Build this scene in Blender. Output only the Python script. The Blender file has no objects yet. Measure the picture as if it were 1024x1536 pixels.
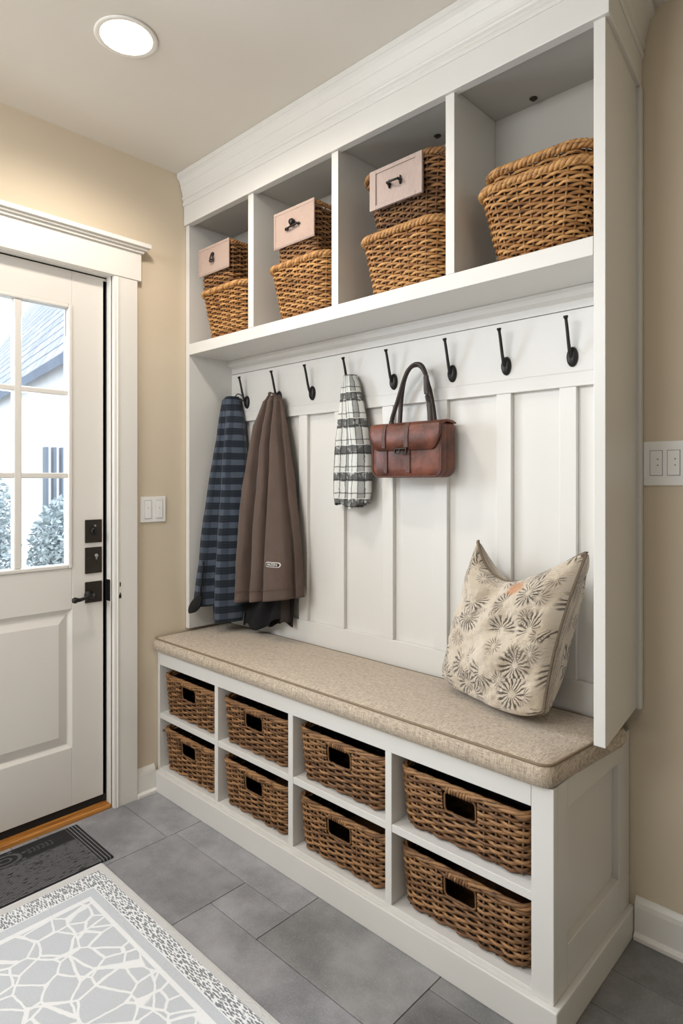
import bpy, bmesh, math, random
from mathutils import Vector, Matrix, noise
random.seed(7)
PI = math.pi
SC = bpy.context.scene
COL = SC.collection

# ---------------------------------------------------------------- materials
def lin(c):
    return tuple((x/12.92 if x <= .04045 else ((x+.055)/1.055)**2.4) for x in c)
def rgb(r, g, b):
    return lin((r/255, g/255, b/255)) + (1.0,)

class NT:
    """small helper round a material's node tree"""
    def __init__(self, name):
        self.m = bpy.data.materials.new(name); self.m.use_nodes = True
        self.t = self.m.node_tree; self.n = self.t.nodes; self.l = self.t.links
        self.b = self.n['Principled BSDF']; self.out = self.n['Material Output']
    def add(self, typ, **kw):
        nd = self.n.new(typ)
        for k, v in kw.items():
            if hasattr(nd, k): setattr(nd, k, v)
        return nd
    def link(self, a, b): self.l.new(a, b)
    def val(self, sock, v):
        if hasattr(v, 'is_linked') or isinstance(v, bpy.types.NodeSocket): self.l.new(v, sock)
        else: sock.default_value = v
    def math(self, op, a, b=0.0, c=0.0, clamp=False):
        nd = self.n.new('ShaderNodeMath'); nd.operation = op; nd.use_clamp = clamp
        self.val(nd.inputs[0], a); self.val(nd.inputs[1], b)
        if len(nd.inputs) > 2: self.val(nd.inputs[2], c)
        return nd.outputs[0]
    def step(self, x, lo, hi):
        nd = self.n.new('ShaderNodeMapRange'); nd.interpolation_type = 'SMOOTHSTEP'
        self.val(nd.inputs['Value'], x); nd.inputs['From Min'].default_value = lo; nd.inputs['From Max'].default_value = hi
        return nd.outputs['Result']
    def mix(self, f, a, b, mode='MIX'):
        nd = self.n.new('ShaderNodeMix'); nd.data_type = 'RGBA'; nd.blend_type = mode
        self.val(nd.inputs[0], f); self.val(nd.inputs[6], a); self.val(nd.inputs[7], b)
        return nd.outputs[2]
    def coord(self, which='Object'):
        return self.n.new('ShaderNodeTexCoord').outputs[which]
    def mapping(self, vec, scale=(1, 1, 1), rot=(0, 0, 0), loc=(0, 0, 0)):
        nd = self.n.new('ShaderNodeMapping'); self.l.new(vec, nd.inputs[0])
        nd.inputs['Scale'].default_value = scale; nd.inputs['Rotation'].default_value = rot; nd.inputs['Location'].default_value = loc
        return nd.outputs[0]
    def noise(self, vec, scale, detail=4, rough=.55, out='Fac'):
        nd = self.n.new('ShaderNodeTexNoise'); self.l.new(vec, nd.inputs['Vector'])
        nd.inputs['Scale'].default_value = scale; nd.inputs['Detail'].default_value = detail; nd.inputs['Roughness'].default_value = rough
        return nd.outputs[out]
    def sep(self, vec):
        nd = self.n.new('ShaderNodeSeparateXYZ'); self.l.new(vec, nd.inputs[0]); return nd.outputs
    def comb(self, x, y, z):
        nd = self.n.new('ShaderNodeCombineXYZ'); self.val(nd.inputs[0], x); self.val(nd.inputs[1], y); self.val(nd.inputs[2], z); return nd.outputs[0]
    def bump(self, h, strength=.3, dist=.002):
        nd = self.n.new('ShaderNodeBump'); nd.inputs['Strength'].default_value = strength; nd.inputs['Distance'].default_value = dist
        self.l.new(h, nd.inputs['Height']); self.l.new(nd.outputs[0], self.b.inputs['Normal'])
    def base(self, c): self.val(self.b.inputs['Base Color'], c)
    def rough(self, v): self.val(self.b.inputs['Roughness'], v)

def paint(name, c, rough=.45, var=.03, bump=.05, scale=6, fine=180):
    t = NT(name); v = t.coord()
    n = t.noise(v, scale, 5)
    c2 = tuple(max(0, x*(1-var*3)) for x in c[:3]) + (1,)
    t.base(t.mix(n, c2, c)); t.rough(rough)
    t.bump(t.noise(v, fine, 3), bump, .001)
    return t.m

def metal(name, c, rough=.4, met=.85):
    t = NT(name); v = t.coord(); n = t.noise(v, 60, 4)
    c2 = tuple(min(1, x*1.8+.004) for x in c[:3]) + (1,)
    t.base(t.mix(n, c, c2)); t.b.inputs['Metallic'].default_value = met
    t.rough(t.math('ADD', t.math('MULTIPLY', n, .2), rough-.1)); t.bump(n, .1, .0005)
    return t.m

M = {}
M['white'] = paint('cabinet_white', rgb(217, 214, 208), .38, .012, .03)
M['trimwhite'] = paint('trim_white', rgb(233, 229, 221), .35, .012, .03)
M['door'] = paint('door_white', rgb(226, 221, 213), .4, .012, .03)
M['wall'] = paint('wall_beige', rgb(217, 202, 178), .8, .02, .15, 2.5, 350)
M['ceiling'] = paint('ceiling_paint', rgb(224, 218, 207), .9, .015, .2, 3, 260)
M['plastic'] = paint('switch_plastic', rgb(242, 240, 236), .3, .005, .0)
M['gap'] = paint('dark_gap', rgb(30, 28, 26), .8, .1, 0)
M['black_metal'] = metal('blackened_iron', rgb(38, 36, 35), .42, .7)
M['bronze'] = metal('dark_bronze_plate', rgb(48, 44, 38), .45, .75)
M['silver'] = metal('worn_steel', rgb(150, 150, 150), .35, .95)
M['cubby'] = paint('cubby_shade_grey', rgb(172, 168, 160), .6, .02, .03)  # cubby back and ceiling darker than the white: shade put into the colour
M['backset'] = paint('hall_faraway', rgb(200, 192, 178), .9, .03, .0)

def m_tile():
    t = NT('slate_tile'); v = t.coord()
    at = t.add('ShaderNodeAttribute'); at.attribute_name = 'Col'
    big = t.step(t.noise(v, 4.2, 7, .65), .3, .7); mid = t.noise(v, 22, 5, .6); fine = t.noise(v, 210, 4, .75)
    c = t.mix(big, rgb(124, 125, 128), rgb(176, 175, 176))
    c = t.mix(t.math('MULTIPLY', mid, .45), c, rgb(116, 114, 113))
    c = t.mix(t.math('MULTIPLY', t.step(fine, .52, .72), .7), c, rgb(186, 184, 181))
    c = t.mix(1.0, c, at.outputs['Color'], 'MULTIPLY')
    t.base(c); t.rough(t.math('ADD', t.math('MULTIPLY', mid, .25), .33))
    t.bump(t.math('ADD', fine, t.math('MULTIPLY', mid, 1.5)), .35, .002)
    return t.m
M['tile'] = m_tile()
M['grout'] = paint('grout', rgb(48, 46, 44), .9, .08, .1)

def m_wicker(name, dark, mid, light):
    t = NT(name); v = t.coord()
    at = t.add('ShaderNodeAttribute'); at.attribute_name = 'Col'
    f0 = t.sep(at.outputs['Color'])[0]; f = t.math('MAXIMUM', f0, 0.0)
    n = t.noise(t.mapping(v, (1, 1, 5)), 26, 5, .65); n2 = t.noise(t.mapping(v, (1, 1, 9)), 150, 3, .6)
    c = t.mix(t.step(f, .05, .95), mid, light)
    c = t.mix(t.step(n, .48, .72), c, dark)
    c = t.mix(t.math('MULTIPLY', t.step(n2, .5, .72), .5), c, dark)
    c = t.mix(t.step(f0, -.3, -.05), rgb(22, 14, 9), c)  # near-black for the sheet behind the weave, painted gap shade
    t.base(c); t.rough(.62); t.bump(n2, .35, .001)
    return t.m
M['rattan'] = m_wicker('brown_rattan', rgb(58, 36, 21), rgb(112, 76, 44), rgb(166, 122, 78))
M['seagrass'] = m_wicker('golden_wicker', rgb(92, 56, 26), rgb(150, 101, 52), rgb(202, 152, 92))
M['darkwicker'] = m_wicker('dark_golden_wicker', rgb(60, 38, 22), rgb(112, 76, 43), rgb(160, 114, 66))

def m_linen():
    t = NT('oatmeal_linen'); v = t.coord()
    wa = t.noise(t.mapping(v, (60, 900, 900)), 1, 2, .6); wb = t.noise(t.mapping(v, (900, 60, 60)), 1, 2, .6)
    w = t.math('MULTIPLY', t.math('ADD', wa, wb), .5); b = t.noise(v, 9, 5, .6)
    c = t.mix(t.step(w, .34, .66), rgb(138, 122, 105), rgb(212, 196, 174))
    c = t.mix(t.math('MULTIPLY', b, .16), c, rgb(166, 146, 124))
    t.base(c); t.rough(.95); t.b.inputs['Sheen Weight'].default_value = .15
    t.bump(w, .6, .0015); return t.m
M['linen'] = m_linen()
M['piping'] = paint('linen_piping', rgb(138, 118, 94), .9, .08, .3, 60, 500)

def m_rug(x0, y0, x1, y1):
    t = NT('rug_pile'); v = t.coord(); s = t.sep(v)
    dl = t.math('MULTIPLY', t.math('SUBTRACT', s[0], x0), .74)
    d = t.math('MINIMUM', t.math('MINIMUM', dl, t.math('SUBTRACT', x1, s[0])),
               t.math('MINIMUM', t.math('SUBTRACT', s[1], y0), t.math('SUBTRACT', y1, s[1])))
    wob = t.noise(v, 14, 3, out='Color')
    ad = t.add('ShaderNodeVectorMath'); ad.operation = 'MULTIPLY_ADD'
    t.link(wob, ad.inputs[0]); ad.inputs[1].default_value = (.016, .016, 0); t.link(v, ad.inputs[2])
    vo = t.add('ShaderNodeTexVoronoi'); vo.feature = 'DISTANCE_TO_EDGE'; vo.inputs['Scale'].default_value = 12.5
    t.link(ad.outputs[0], vo.inputs['Vector'])
    vo2 = t.add('ShaderNodeTexVoronoi'); vo2.feature = 'DISTANCE_TO_EDGE'; vo2.inputs['Scale'].default_value = 6.6
    t.link(t.mapping(ad.outputs[0], (1, 1.25, 1), (0, 0, .7), (3.3, 1.7, 0)), vo2.inputs['Vector'])
    patch = t.step(t.noise(v, 5, 2), .5, .56)
    crack = t.math('SUBTRACT', 1.0, t.step(vo.outputs['Distance'], .026, .050))
    crack2 = t.math('SUBTRACT', 1.0, t.step(vo2.outputs['Distance'], .015, .028))
    crack = t.math('MAXIMUM', crack, crack2)
    pile = t.noise(v, 500, 2, .7); soft = t.noise(v, 12, 4)
    grey = t.mix(pile, rgb(184, 190, 197), rgb(216, 221, 227))
    grey = t.mix(t.math('MULTIPLY', soft, .3), grey, rgb(226, 228, 231))
    white = t.mix(pile, rgb(238, 240, 243), rgb(252, 252, 253))
    field = t.mix(crack, grey, white)
    # speckled border, little diagonal stitches
    bk = t.add('ShaderNodeTexVoronoi'); bk.inputs['Scale'].default_value = 140; bk.inputs['Randomness'].default_value = .7
    t.link(t.mapping(v, (.42, 1.5, 1), (0, 0, .78)), bk.inputs['Vector'])
    dots = t.math('SUBTRACT', 1.0, t.step(bk.outputs['Distance'], .36, .56))
    dots = t.math('MULTIPLY', dots, t.step(t.noise(v, 120, 2), .26, .44))
    border = t.mix(dots, white, rgb(128, 133, 138))
    plain = t.mix(pile, rgb(196, 195, 193), rgb(224, 223, 222))
    c = t.mix(t.step(d, .0255, .027), plain, border)
    c = t.mix(t.step(d, .0735, .075), c, white)
    c = t.mix(t.step(d, .0765, .078), c, grey)
    c = t.mix(t.step(d, .100, .1025), c, white)
    c = t.mix(t.step(d, .1125, .1155), c, field)
    t.base(c); t.rough(.95); t.b.inputs['Sheen Weight'].default_value = .2
    t.bump(t.math('ADD', pile, t.math('MULTIPLY', crack, .5)), .5, .002)
    return t.m

def m_mat():
    t = NT('ribbed_doormat'); v = t.coord(); s = t.sep(v)
    wob = t.math('MULTIPLY', t.noise(v, 60, 2), .0015)
    rib = t.math('SINE', t.math('MULTIPLY', t.math('ADD', s[0], wob), 2*PI/.0075))
    dash = t.noise(t.mapping(v, (160, 34, 1)), 1, 2, .7)
    f = t.math('MULTIPLY', t.step(rib, .1, .9), t.step(dash, .32, .5))
    band = t.math('MULTIPLY', t.step(s[0], .118, .126), t.math('SUBTRACT', 1.0, t.step(s[1], -.842, -.838)))
    f = t.math('MULTIPLY', f, t.math('ADD', t.math('MULTIPLY', band, .9), .0))
    rib2 = t.math('SINE', t.math('MULTIPLY', s[1], 2*PI/.011))
    endband = t.math('MULTIPLY', t.step(s[1], -.846, -.842), t.step(rib2, .45, .95))
    f = t.math('MAXIMUM', f, t.math('MULTIPLY', endband, .7))
    t.base(t.mix(f, rgb(28, 28, 30), rgb(150, 150, 152))); t.rough(.85)
    t.bump(t.math('ADD', rib, dash), .5, .002); return t.m
M['mat'] = m_mat()
M['matmark'] = paint('mat_grey_print', rgb(96, 96, 96), .85, .2, .3, 90, 300)

def m_oak():
    t = NT('oak_sill'); v = t.coord()
    g = t.noise(t.mapping(v, (90, 4, 60)), 1, 5, .65)
    t.base(t.mix(t.step(g, .3, .7), rgb(128, 72, 22), rgb(206, 140, 66))); t.rough(.4); t.bump(g, .15, .001); return t.m
M['oak'] = m_oak()

def fabric(name, c1, c2, sc=(600, 600, 600), rough=.9, sheen=.1, wr=14, dist=.0008):
    t = NT(name); v = t.coord()
    w = t.noise(t.mapping(v, sc), 1, 2, .6); b = t.noise(v, wr, 5, .6)
    t.base(t.mix(t.math('ADD', t.math('MULTIPLY', w, .6), t.math('MULTIPLY', b, .4)), c1, c2)); t.rough(rough)
    t.b.inputs['Sheen Weight'].default_value = sheen
    t.bump(t.math('ADD', w, t.math('MULTIPLY', b, 1.6)), .5, dist*2.5); return t.m
M['brown_fleece'] = fabric('brown_fleece', rgb(58, 46, 39), rgb(108, 88, 77))
M['black_cloth'] = fabric('black_cloth', rgb(3, 3, 4), rgb(13, 13, 15), sheen=0)
M['cuff'] = fabric('dark_brown_fleece', rgb(30, 22, 18), rgb(62, 48, 40), sheen=0)
M['panel_cloth'] = fabric('pink_beige_canvas', rgb(150, 128, 116), rgb(192, 168, 154), (500, 500, 500), .9, .1, 22)
M['panel_wood'] = fabric('pink_beige_board', rgb(140, 122, 114), rgb(180, 160, 150), (300, 300, 40), .6, 0, 16)
M['strap'] = fabric('dark_leather_strap', rgb(34, 26, 22), rgb(66, 50, 42), (300, 300, 300), .55, 0)

def m_leather():
    t = NT('chestnut_leather'); v = t.coord()
    b = t.noise(v, 16, 6, .65); f = t.noise(v, 260, 3, .6); sc = t.noise(t.mapping(v, (30, 30, 140), (0, .5, 0)), 1, 4, .7)
    c = t.mix(t.step(b, .3, .7), rgb(64, 32, 22), rgb(118, 64, 44))
    c = t.mix(t.math('MULTIPLY', t.step(sc, .62, .74), .4), c, rgb(152, 98, 74))
    t.base(c); t.rough(t.math('ADD', t.math('MULTIPLY', b, .25), .3)); t.bump(t.math('ADD', f, b), .25, .0012); return t.m
M['leather'] = m_leather()
M['leather_dark'] = fabric('dark_chestnut_leather', rgb(52, 26, 18), rgb(96, 52, 34), (260, 260, 260), .5, 0)

def m_plaid_navy():
    t = NT('navy_plaid_wool'); uv = t.coord('UV'); s = t.sep(uv); v = t.coord()
    wob = t.math('MULTIPLY', t.noise(v, 9, 2), .006)
    zz = t.math('ADD', s[1], wob)
    band = t.math('PINGPONG', zz, .0255)
    hb = t.step(band, .0125, .0155)
    vb = t.step(t.math('PINGPONG', s[0], .05), .030, .034)
    n = t.noise(t.mapping(v, (600, 600, 600)), 1, 2)
    c = t.mix(vb, rgb(22, 31, 44), rgb(15, 21, 31))
    lite = t.mix(vb, rgb(82, 91, 104), rgb(60, 70, 84))
    c = t.mix(t.math('MULTIPLY', hb, .9), c, lite)
    thin = t.math('SUBTRACT', 1.0, t.step(t.math('ABSOLUTE', t.math('SUBTRACT', band, .005)), .0008, .0016))
    c = t.mix(t.math('MULTIPLY', thin, .35), c, rgb(40, 62, 70))
    c = t.mix(t.math('MULTIPLY', n, .35), c, rgb(18, 22, 30))
    t.base(c); t.rough(.95); t.b.inputs['Sheen Weight'].default_value = .1; t.bump(n, .3, .001); return t.m
M['navy_plaid'] = m_plaid_navy()

def m_scarf():
    t = NT('black_white_plaid'); uv = t.coord('UV'); s = t.sep(uv); v = t.coord()
    wob = t.math('MULTIPLY', t.noise(v, 40, 3), .010)
    u = t.math('ADD', s[0], wob); w = t.math('ADD', s[1], wob)
    def lines(x, per, lo, hi): return t.step(t.math('PINGPONG', x, per), lo, hi)
    n = t.noise(t.mapping(v, (500, 500, 500)), 1, 2, .7); n2 = t.noise(v, 45, 3, .7)
    hb = t.math('MULTIPLY', lines(w, .046, .028, .031), t.step(n2, .3, .5))
    vb = t.math('MULTIPLY', lines(u, .036, .020, .023), .9)
    ht = t.math('MULTIPLY', t.math('SUBTRACT', 1.0, t.step(t.math('PINGPONG', t.math('ADD', w, .012), .023), .0012, .003)), .85)
    vt = t.math('SUBTRACT', 1.0, t.step(t.math('PINGPONG', u, .012), .0008, .0022))
    c = t.mix(n, rgb(196, 196, 190), rgb(226, 226, 220))
    c = t.mix(t.math('MULTIPLY', hb, .85), c, rgb(44, 44, 44)); c = t.mix(t.math('MULTIPLY', vb, .62), c, rgb(40, 40, 42))
    c = t.mix(t.math('MULTIPLY', vt, .8), c, rgb(30, 30, 32)); c = t.mix(t.math('MULTIPLY', ht, .8), c, rgb(34, 34, 36))
    wl = t.math('SUBTRACT', 1.0, t.step(t.math('PINGPONG', t.math('ADD', w, .03), .046), .0005, .0016))
    c = t.mix(t.math('MULTIPLY', wl, .8), c, rgb(232, 232, 226))
    t.base(c); t.rough(.95); t.bump(n, .4, .001); return t.m
M['scarf'] = m_scarf()

def m_pillow():
    t = NT('dandelion_print_pillow'); uv = t.coord('UV'); v = t.coord()
    wb = t.noise(uv, 9, 3, out='Color')
    ad = t.add('ShaderNodeVectorMath'); ad.operation = 'MULTIPLY_ADD'
    t.link(wb, ad.inputs[0]); ad.inputs[1].default_value = (.05, .05, 0); t.link(uv, ad.inputs[2])
    def bursts(scale, loc, nray, r0, r1):
        p = t.mapping(ad.outputs[0], (1, 1, 1), (0, 0, 0), loc)
        vo = t.add('ShaderNodeTexVoronoi'); vo.voronoi_dimensions = '2D'; vo.inputs['Scale'].default_value = scale; vo.inputs['Randomness'].default_value = .8
        t.link(p, vo.inputs['Vector'])
        df = t.add('ShaderNodeVectorMath'); df.operation = 'SUBTRACT'; t.link(p, df.inputs[0]); t.link(vo.outputs['Position'], df.inputs[1])
        s = t.sep(df.outputs[0])
        ang = t.math('ARCTAN2', s[1], s[0])
        jit = t.math('MULTIPLY', t.noise(p, 30, 3), 5.0)
        ray = t.math('SINE', t.math('ADD', t.math('MULTIPLY', ang, nray), jit))
        d = vo.outputs['Distance']
        cut = t.math('MULTIPLY', t.math('SUBTRACT', 1.0, t.step(d, r0, r1)), t.step(d, .06, .12))
        cs = t.sep(vo.outputs['Color'])
        side = t.math('SINE', t.math('ADD', ang, t.math('MULTIPLY', cs[0], 6.28)))   # fan shapes as well as whole rounds
        full = t.step(cs[1], .5, .55)
        cut = t.math('MULTIPLY', cut, t.math('MAXIMUM', full, t.step(side, -.4, .0)))
        return t.math('MULTIPLY', t.step(ray, .05, .5), cut)
    f = t.math('MAXIMUM', bursts(4.2, (0, 0, 0), 17, .36, .52), t.math('MULTIPLY', bursts(5.6, (.37, .21, 0), 15, .22, .40), .7))
    fur = t.noise(t.mapping(uv, (40, 140, 1), (0, 0, .5)), 1, 4, .7)
    pile = t.noise(v, 300, 3, .7); big = t.noise(uv, 4.5, 4)
    c = t.mix(big, rgb(190, 172, 148), rgb(224, 212, 194))
    c = t.mix(t.math('MULTIPLY', t.step(fur, .5, .7), t.step(t.noise(uv, 6, 3), .48, .62)), c, rgb(150, 120, 88))
    c = t.mix(t.math('MULTIPLY', pile, .35), c, rgb(176, 156, 130))
    c = t.mix(t.math('MULTIPLY', f, .9), c, rgb(66, 55, 45))
    s = t.sep(uv)
    du = t.math('POWER', t.math('SUBTRACT', s[0], .62), 2); dv = t.math('POWER', t.math('SUBTRACT', s[1], .87), 2)
    dd = t.math('ADD', t.math('SQRT', t.math('ADD', du, dv)), t.math('MULTIPLY', t.noise(uv, 40, 3), .04))
    c = t.mix(t.math('MULTIPLY', t.math('SUBTRACT', 1.0, t.step(dd, .05, .11)), .75), c, rgb(196, 128, 74))
    t.base(c); t.rough(1.0); t.b.inputs['Sheen Weight'].default_value = .3
    t.bump(t.math('ADD', t.math('ADD', pile, fur), t.math('MULTIPLY', f, -1.2)), .6, .004); return t.m
M['pillow'] = m_pillow()
M['pillow_pipe'] = paint('pillow_piping', rgb(128, 112, 94), .95, .15, .4, 120, 400)

def m_glass():
    t = NT('clear_glass'); t.n.remove(t.b)
    tr = t.add('ShaderNodeBsdfTransparent'); tr.inputs[0].default_value = (.97, .985, 1, 1)
    gl = t.add('ShaderNodeBsdfGlossy'); gl.inputs['Roughness'].default_value = .02
    fr = t.add('ShaderNodeFresnel'); fr.inputs[0].default_value = 1.45
    mx = t.add('ShaderNodeMixShader'); t.link(fr.outputs[0], mx.inputs[0]); t.link(tr.outputs[0], mx.inputs[1]); t.link(gl.outputs[0], mx.inputs[2])
    t.link(mx.outputs[0], t.out.inputs[0]); return t.m
M['glass'] = m_glass()

def m_emit(name, c, s):
    t = NT(name); t.b.inputs['Emission Color'].default_value = c; t.b.inputs['Emission Strength'].default_value = s
    t.base(c); return t.m
M['lamp'] = m_emit('lamp_lens', (1, .93, .82, 1), 14)

def m_shingle():
    t = NT('roof_shingle'); v = t.coord('UV')
    br = t.add('ShaderNodeTexBrick'); t.link(v, br.inputs['Vector']); br.inputs['Scale'].default_value = 1
    br.inputs['Brick Width'].default_value = .45; br.inputs['Row Height'].default_value = .2; br.inputs['Mortar Size'].default_value = .018
    br.inputs['Color1'].default_value = rgb(172, 172, 174); br.inputs['Color2'].default_value = rgb(146, 149, 154); br.inputs['Mortar'].default_value = rgb(98, 108, 122)
    t.base(br.outputs['Color']); t.rough(.9); return t.m
M['shingle'] = m_shingle()
M['stucco'] = paint('pale_stucco', rgb(214, 214, 214), .9, .03, .2)
M['slat'] = paint('grey_slat', rgb(112, 122, 134), .8, .05, .1)
M['leaf'] = paint('shrub_leaf', rgb(196, 210, 214), .6, .2, 0, 5)
M['paving'] = paint('pale_paving', rgb(200, 200, 198), .9, .05, .2)

# ---------------------------------------------------------------- mesh helpers
class MB:
    def __init__(s): s.v = []; s.f = []; s.uv = None; s.col = []; s.mi = []; s.cur = 0; s.c = .5
    def vert(s, p): s.v.append(tuple(p)); s.col.append(s.c); return len(s.v)-1
    def face(s, f): s.f.append(tuple(f)); s.mi.append(s.cur)
    def box(s, x0, x1, y0, y1, z0, z1):
        b = [s.vert((x, y, z)) for z in (z0, z1) for y in (y0, y1) for x in (x0, x1)]
        for q in ((0, 2, 3, 1), (4, 5, 7, 6), (0, 1, 5, 4), (2, 6, 7, 3), (0, 4, 6, 2), (1, 3, 7, 5)): s.face([b[i] for i in q])
        return s
    def prism(s, pts, z0, z1):
        """vertical prism over a CCW polygon in XY"""
        n = len(pts); a = [s.vert((x, y, z0)) for x, y in pts]; b = [s.vert((x, y, z1)) for x, y in pts]
        s.face(a[::-1]); s.face(b)
        for i in range(n): j = (i+1) % n; s.face((a[i], a[j], b[j], b[i]))
        return s
    def loop_skin(s, rings, closed=True, cap0=True, cap1=True):
        idx = [[s.vert(p) for p in r] for r in rings]; n = len(idx[0])
        for a, b in zip(idx, idx[1:]):
            for i in range(n if closed else n-1):
                j = (i+1) % n; s.face((a[i], a[j], b[j], b[i]))
        if cap0: s.face(idx[0][::-1])
        if cap1: s.face(idx[-1])
        return idx
    def tube(s, pts, r, n=8, closed=False, flat=1.0, up=Vector((0, 0, 1))):
        """round tube along points; r number or list"""
        P = [Vector(p) for p in pts]; m = len(P); R = r if isinstance(r, (list, tuple)) else [r]*m
        rings = []
        for i in range(m):
            a = P[(i-1) % m] if (closed or i > 0) else P[i]; b = P[(i+1) % m] if (closed or i < m-1) else P[i]
            t = (b-a)
            if t.length < 1e-9: t = Vector((0, 0, 1))
            t.normalize()
            u = up if abs(t.dot(up)) < .97 else Vector((0, 1, 0))
            sx = t.cross(u).normalized(); sy = sx.cross(t).normalized()
            rings.append([P[i] + sx*(R[i]*math.cos(2*PI*k/n)*flat) + sy*(R[i]*math.sin(2*PI*k/n)) for k in range(n)])
        if closed: rings.append(rings[0]); s.loop_skin_closed(rings[:-1])
        else: s.loop_skin(rings)
        return s
    def loop_skin_closed(s, rings):
        idx = [[s.vert(p) for p in r] for r in rings]; n = len(idx[0]); m = len(idx)
        for a in range(m):
            b = (a+1) % m
            for i in range(n):
                j = (i+1) % n; s.face((idx[a][i], idx[a][j], idx[b][j], idx[b][i]))
    def lathe(s, prof, origin, axis='z', n=24):
        """prof: list of (r, h)"""
        o = Vector(origin); rings = []
        for r, h in prof:
            ring = []
            for k in range(n):
                a = 2*PI*k/n; c, d = r*math.cos(a), r*math.sin(a)
                ring.append(o + {'z': Vector((c, d, h)), 'y': Vector((c, h, -d)), 'x': Vector((h, c, d))}[axis])
            rings.append(ring)
        s.loop_skin(rings); return s
    def build(s, name, mat, parent=None, smooth=False, bevel=0, seg=2, angle=40, label=None, recalc=True):
        me = bpy.data.meshes.new(name); me.from_pydata(s.v, [], s.f)
        for m_ in (mat if isinstance(mat, (list, tuple)) else [mat]): me.materials.append(m_)
        me.polygons.foreach_set('material_index', s.mi)
        if recalc:
            bm = bmesh.new(); bm.from_mesh(me); bmesh.ops.recalc_face_normals(bm, faces=bm.faces); bm.to_mesh(me); bm.free()
        ca = me.color_attributes.new('Col', 'FLOAT_COLOR', 'POINT')
        buf = []
        for c in s.col: buf += ([c, c, c, 1.0] if not isinstance(c, tuple) else list(c))
        ca.data.foreach_set('color', buf)
        if s.uv:
            ul = me.uv_layers.new(name='UVMap')
            for lp in me.loops: ul.data[lp.index].uv = s.uv[lp.vertex_index]
        if smooth:
            me.polygons.foreach_set('use_smooth', [True]*len(me.polygons))
        o = bpy.data.objects.new(name, me); COL.objects.link(o)
        if bevel:
            b = o.modifiers.new('Bevel', 'BEVEL'); b.width = bevel; b.segments = seg; b.limit_method = 'ANGLE'; b.angle_limit = math.radians(angle)
        if parent is not None:
            sub_parent(o, parent)
        if label: o['label'] = label
        return o

def thing(name, label, cat, loc=(0, 0, 0), group=None):
    o = bpy.data.objects.new(name, None); COL.objects.link(o); o.location = loc
    o.empty_display_size = .05
    return tag(o, label, cat, group)
def tag(o, label, cat, group=None):
    o['label'] = label; o['category'] = cat
    if group: o['group'] = group
    return o
def struct(o): o['kind'] = 'structure'; return o

def sub_parent(child, parent):
    """parent a part; its mesh moves into the frame of the thing's base so it keeps its place"""
    r = parent; off = Vector((0, 0, 0))
    while r is not None: off += r.location; r = r.parent
    child.data.transform(Matrix.Translation(-off)); child.parent = parent
    return child

def catmull(P, per, closed=False):
    P = [Vector(p) for p in P]; n = len(P); out = []
    rng = range(n if closed else n-1)
    for i in rng:
        g = (lambda k: P[k % n]) if closed else (lambda k: P[max(0, min(n-1, k))])
        a, b, c, d = g(i-1), g(i), g(i+1), g(i+2)
        for k in range(per):
            t = k/per
            out.append(.5*((2*b)+(c-a)*t+(2*a-5*b+4*c-d)*t*t+(3*b-a-3*c+d)*t**3))
    if not closed: out.append(P[-1])
    return out

def sweep(mb, prof, path, inner=None):
    """sweep a closed profile [(outward offset, z)] along an open XY path with mitred corners; outward = right-hand side of travel"""
    n = len(path); rings = []
    for i, (x, y) in enumerate(path):
        p = Vector((x, y))
        if i == 0: d = (Vector(path[1])-p).normalized(); nr = Vector((d.y, -d.x)); k = 1
        elif i == n-1: d = (p-Vector(path[i-1])).normalized(); nr = Vector((d.y, -d.x)); k = 1
        else:
            d1 = (p-Vector(path[i-1])).normalized(); d2 = (Vector(path[i+1])-p).normalized()
            n1 = Vector((d1.y, -d1.x)); n2 = Vector((d2.y, -d2.x)); nr = (n1+n2).normalized(); k = 1/nr.dot(n1)
        rings.append([(x+nr.x*o*k, y+nr.y*o*k, z) for o, z in prof])
    mb.loop_skin(rings); return mb

# ================================================================= ROOM
H = 2.47
U = -.337          # front plane of the upper cabinet
B = -.12           # plane of the boarded back
W, W2, W2B = 1.638, 1.70, 1.660
DY0, DY1, DTOP = -1.478, -.662, 1.982      # door slab
XR, YF = 4.2, -3.9                          # far ends of the room, behind the camera

# floor: individually laid slate tiles in one mesh, grout below
fl = MB(); fl.cur = 1
fl.box(-.0, XR, YF, .0, -.06, -.004)
fl.cur = 0
tiles = [(.0, .325, -.617, .0), (.0, .325, -.925, -.617), (.325, .925, -.585, -.28), (.325, .715, -.90, -.585), (.715, .925, -.711, -.585),
         (.715, 1.315, -1.01, -.711), (.925, 1.354, -.711, -.40), (1.354, 1.954, -.53, -.30), (1.354, 1.954, -.83, -.53), (1.315, 1.354, -1.01, -.711),
         (.325, .715, -1.01, -.90), (.0, .325, -1.01, -.925), (1.354, 1.954, -1.01, -.83),
         (.325, .925, -.28, 0), (.925, 1.354, -.40, 0), (1.354, 1.954, -.165, 0), (1.354, 1.954, -.30, -.165)]
y = -1.01; row = 0
while y > YF:
    x = -.3*(row % 2)
    while x < XR:
        tiles.append((max(0, x), min(XR, x+.6), max(YF, y-.3), y)); x += .6
    y -= .3; row += 1
for y0, y1 in ((-.165, 0), (-.33, -.165), (-.53, -.33), (-.83, -.53), (-1.01, -.83)):
    x = 1.954
    while x < XR: tiles.append((x, min(XR, x+.6), y0, y1)); x += .6
g = .0011
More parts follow.
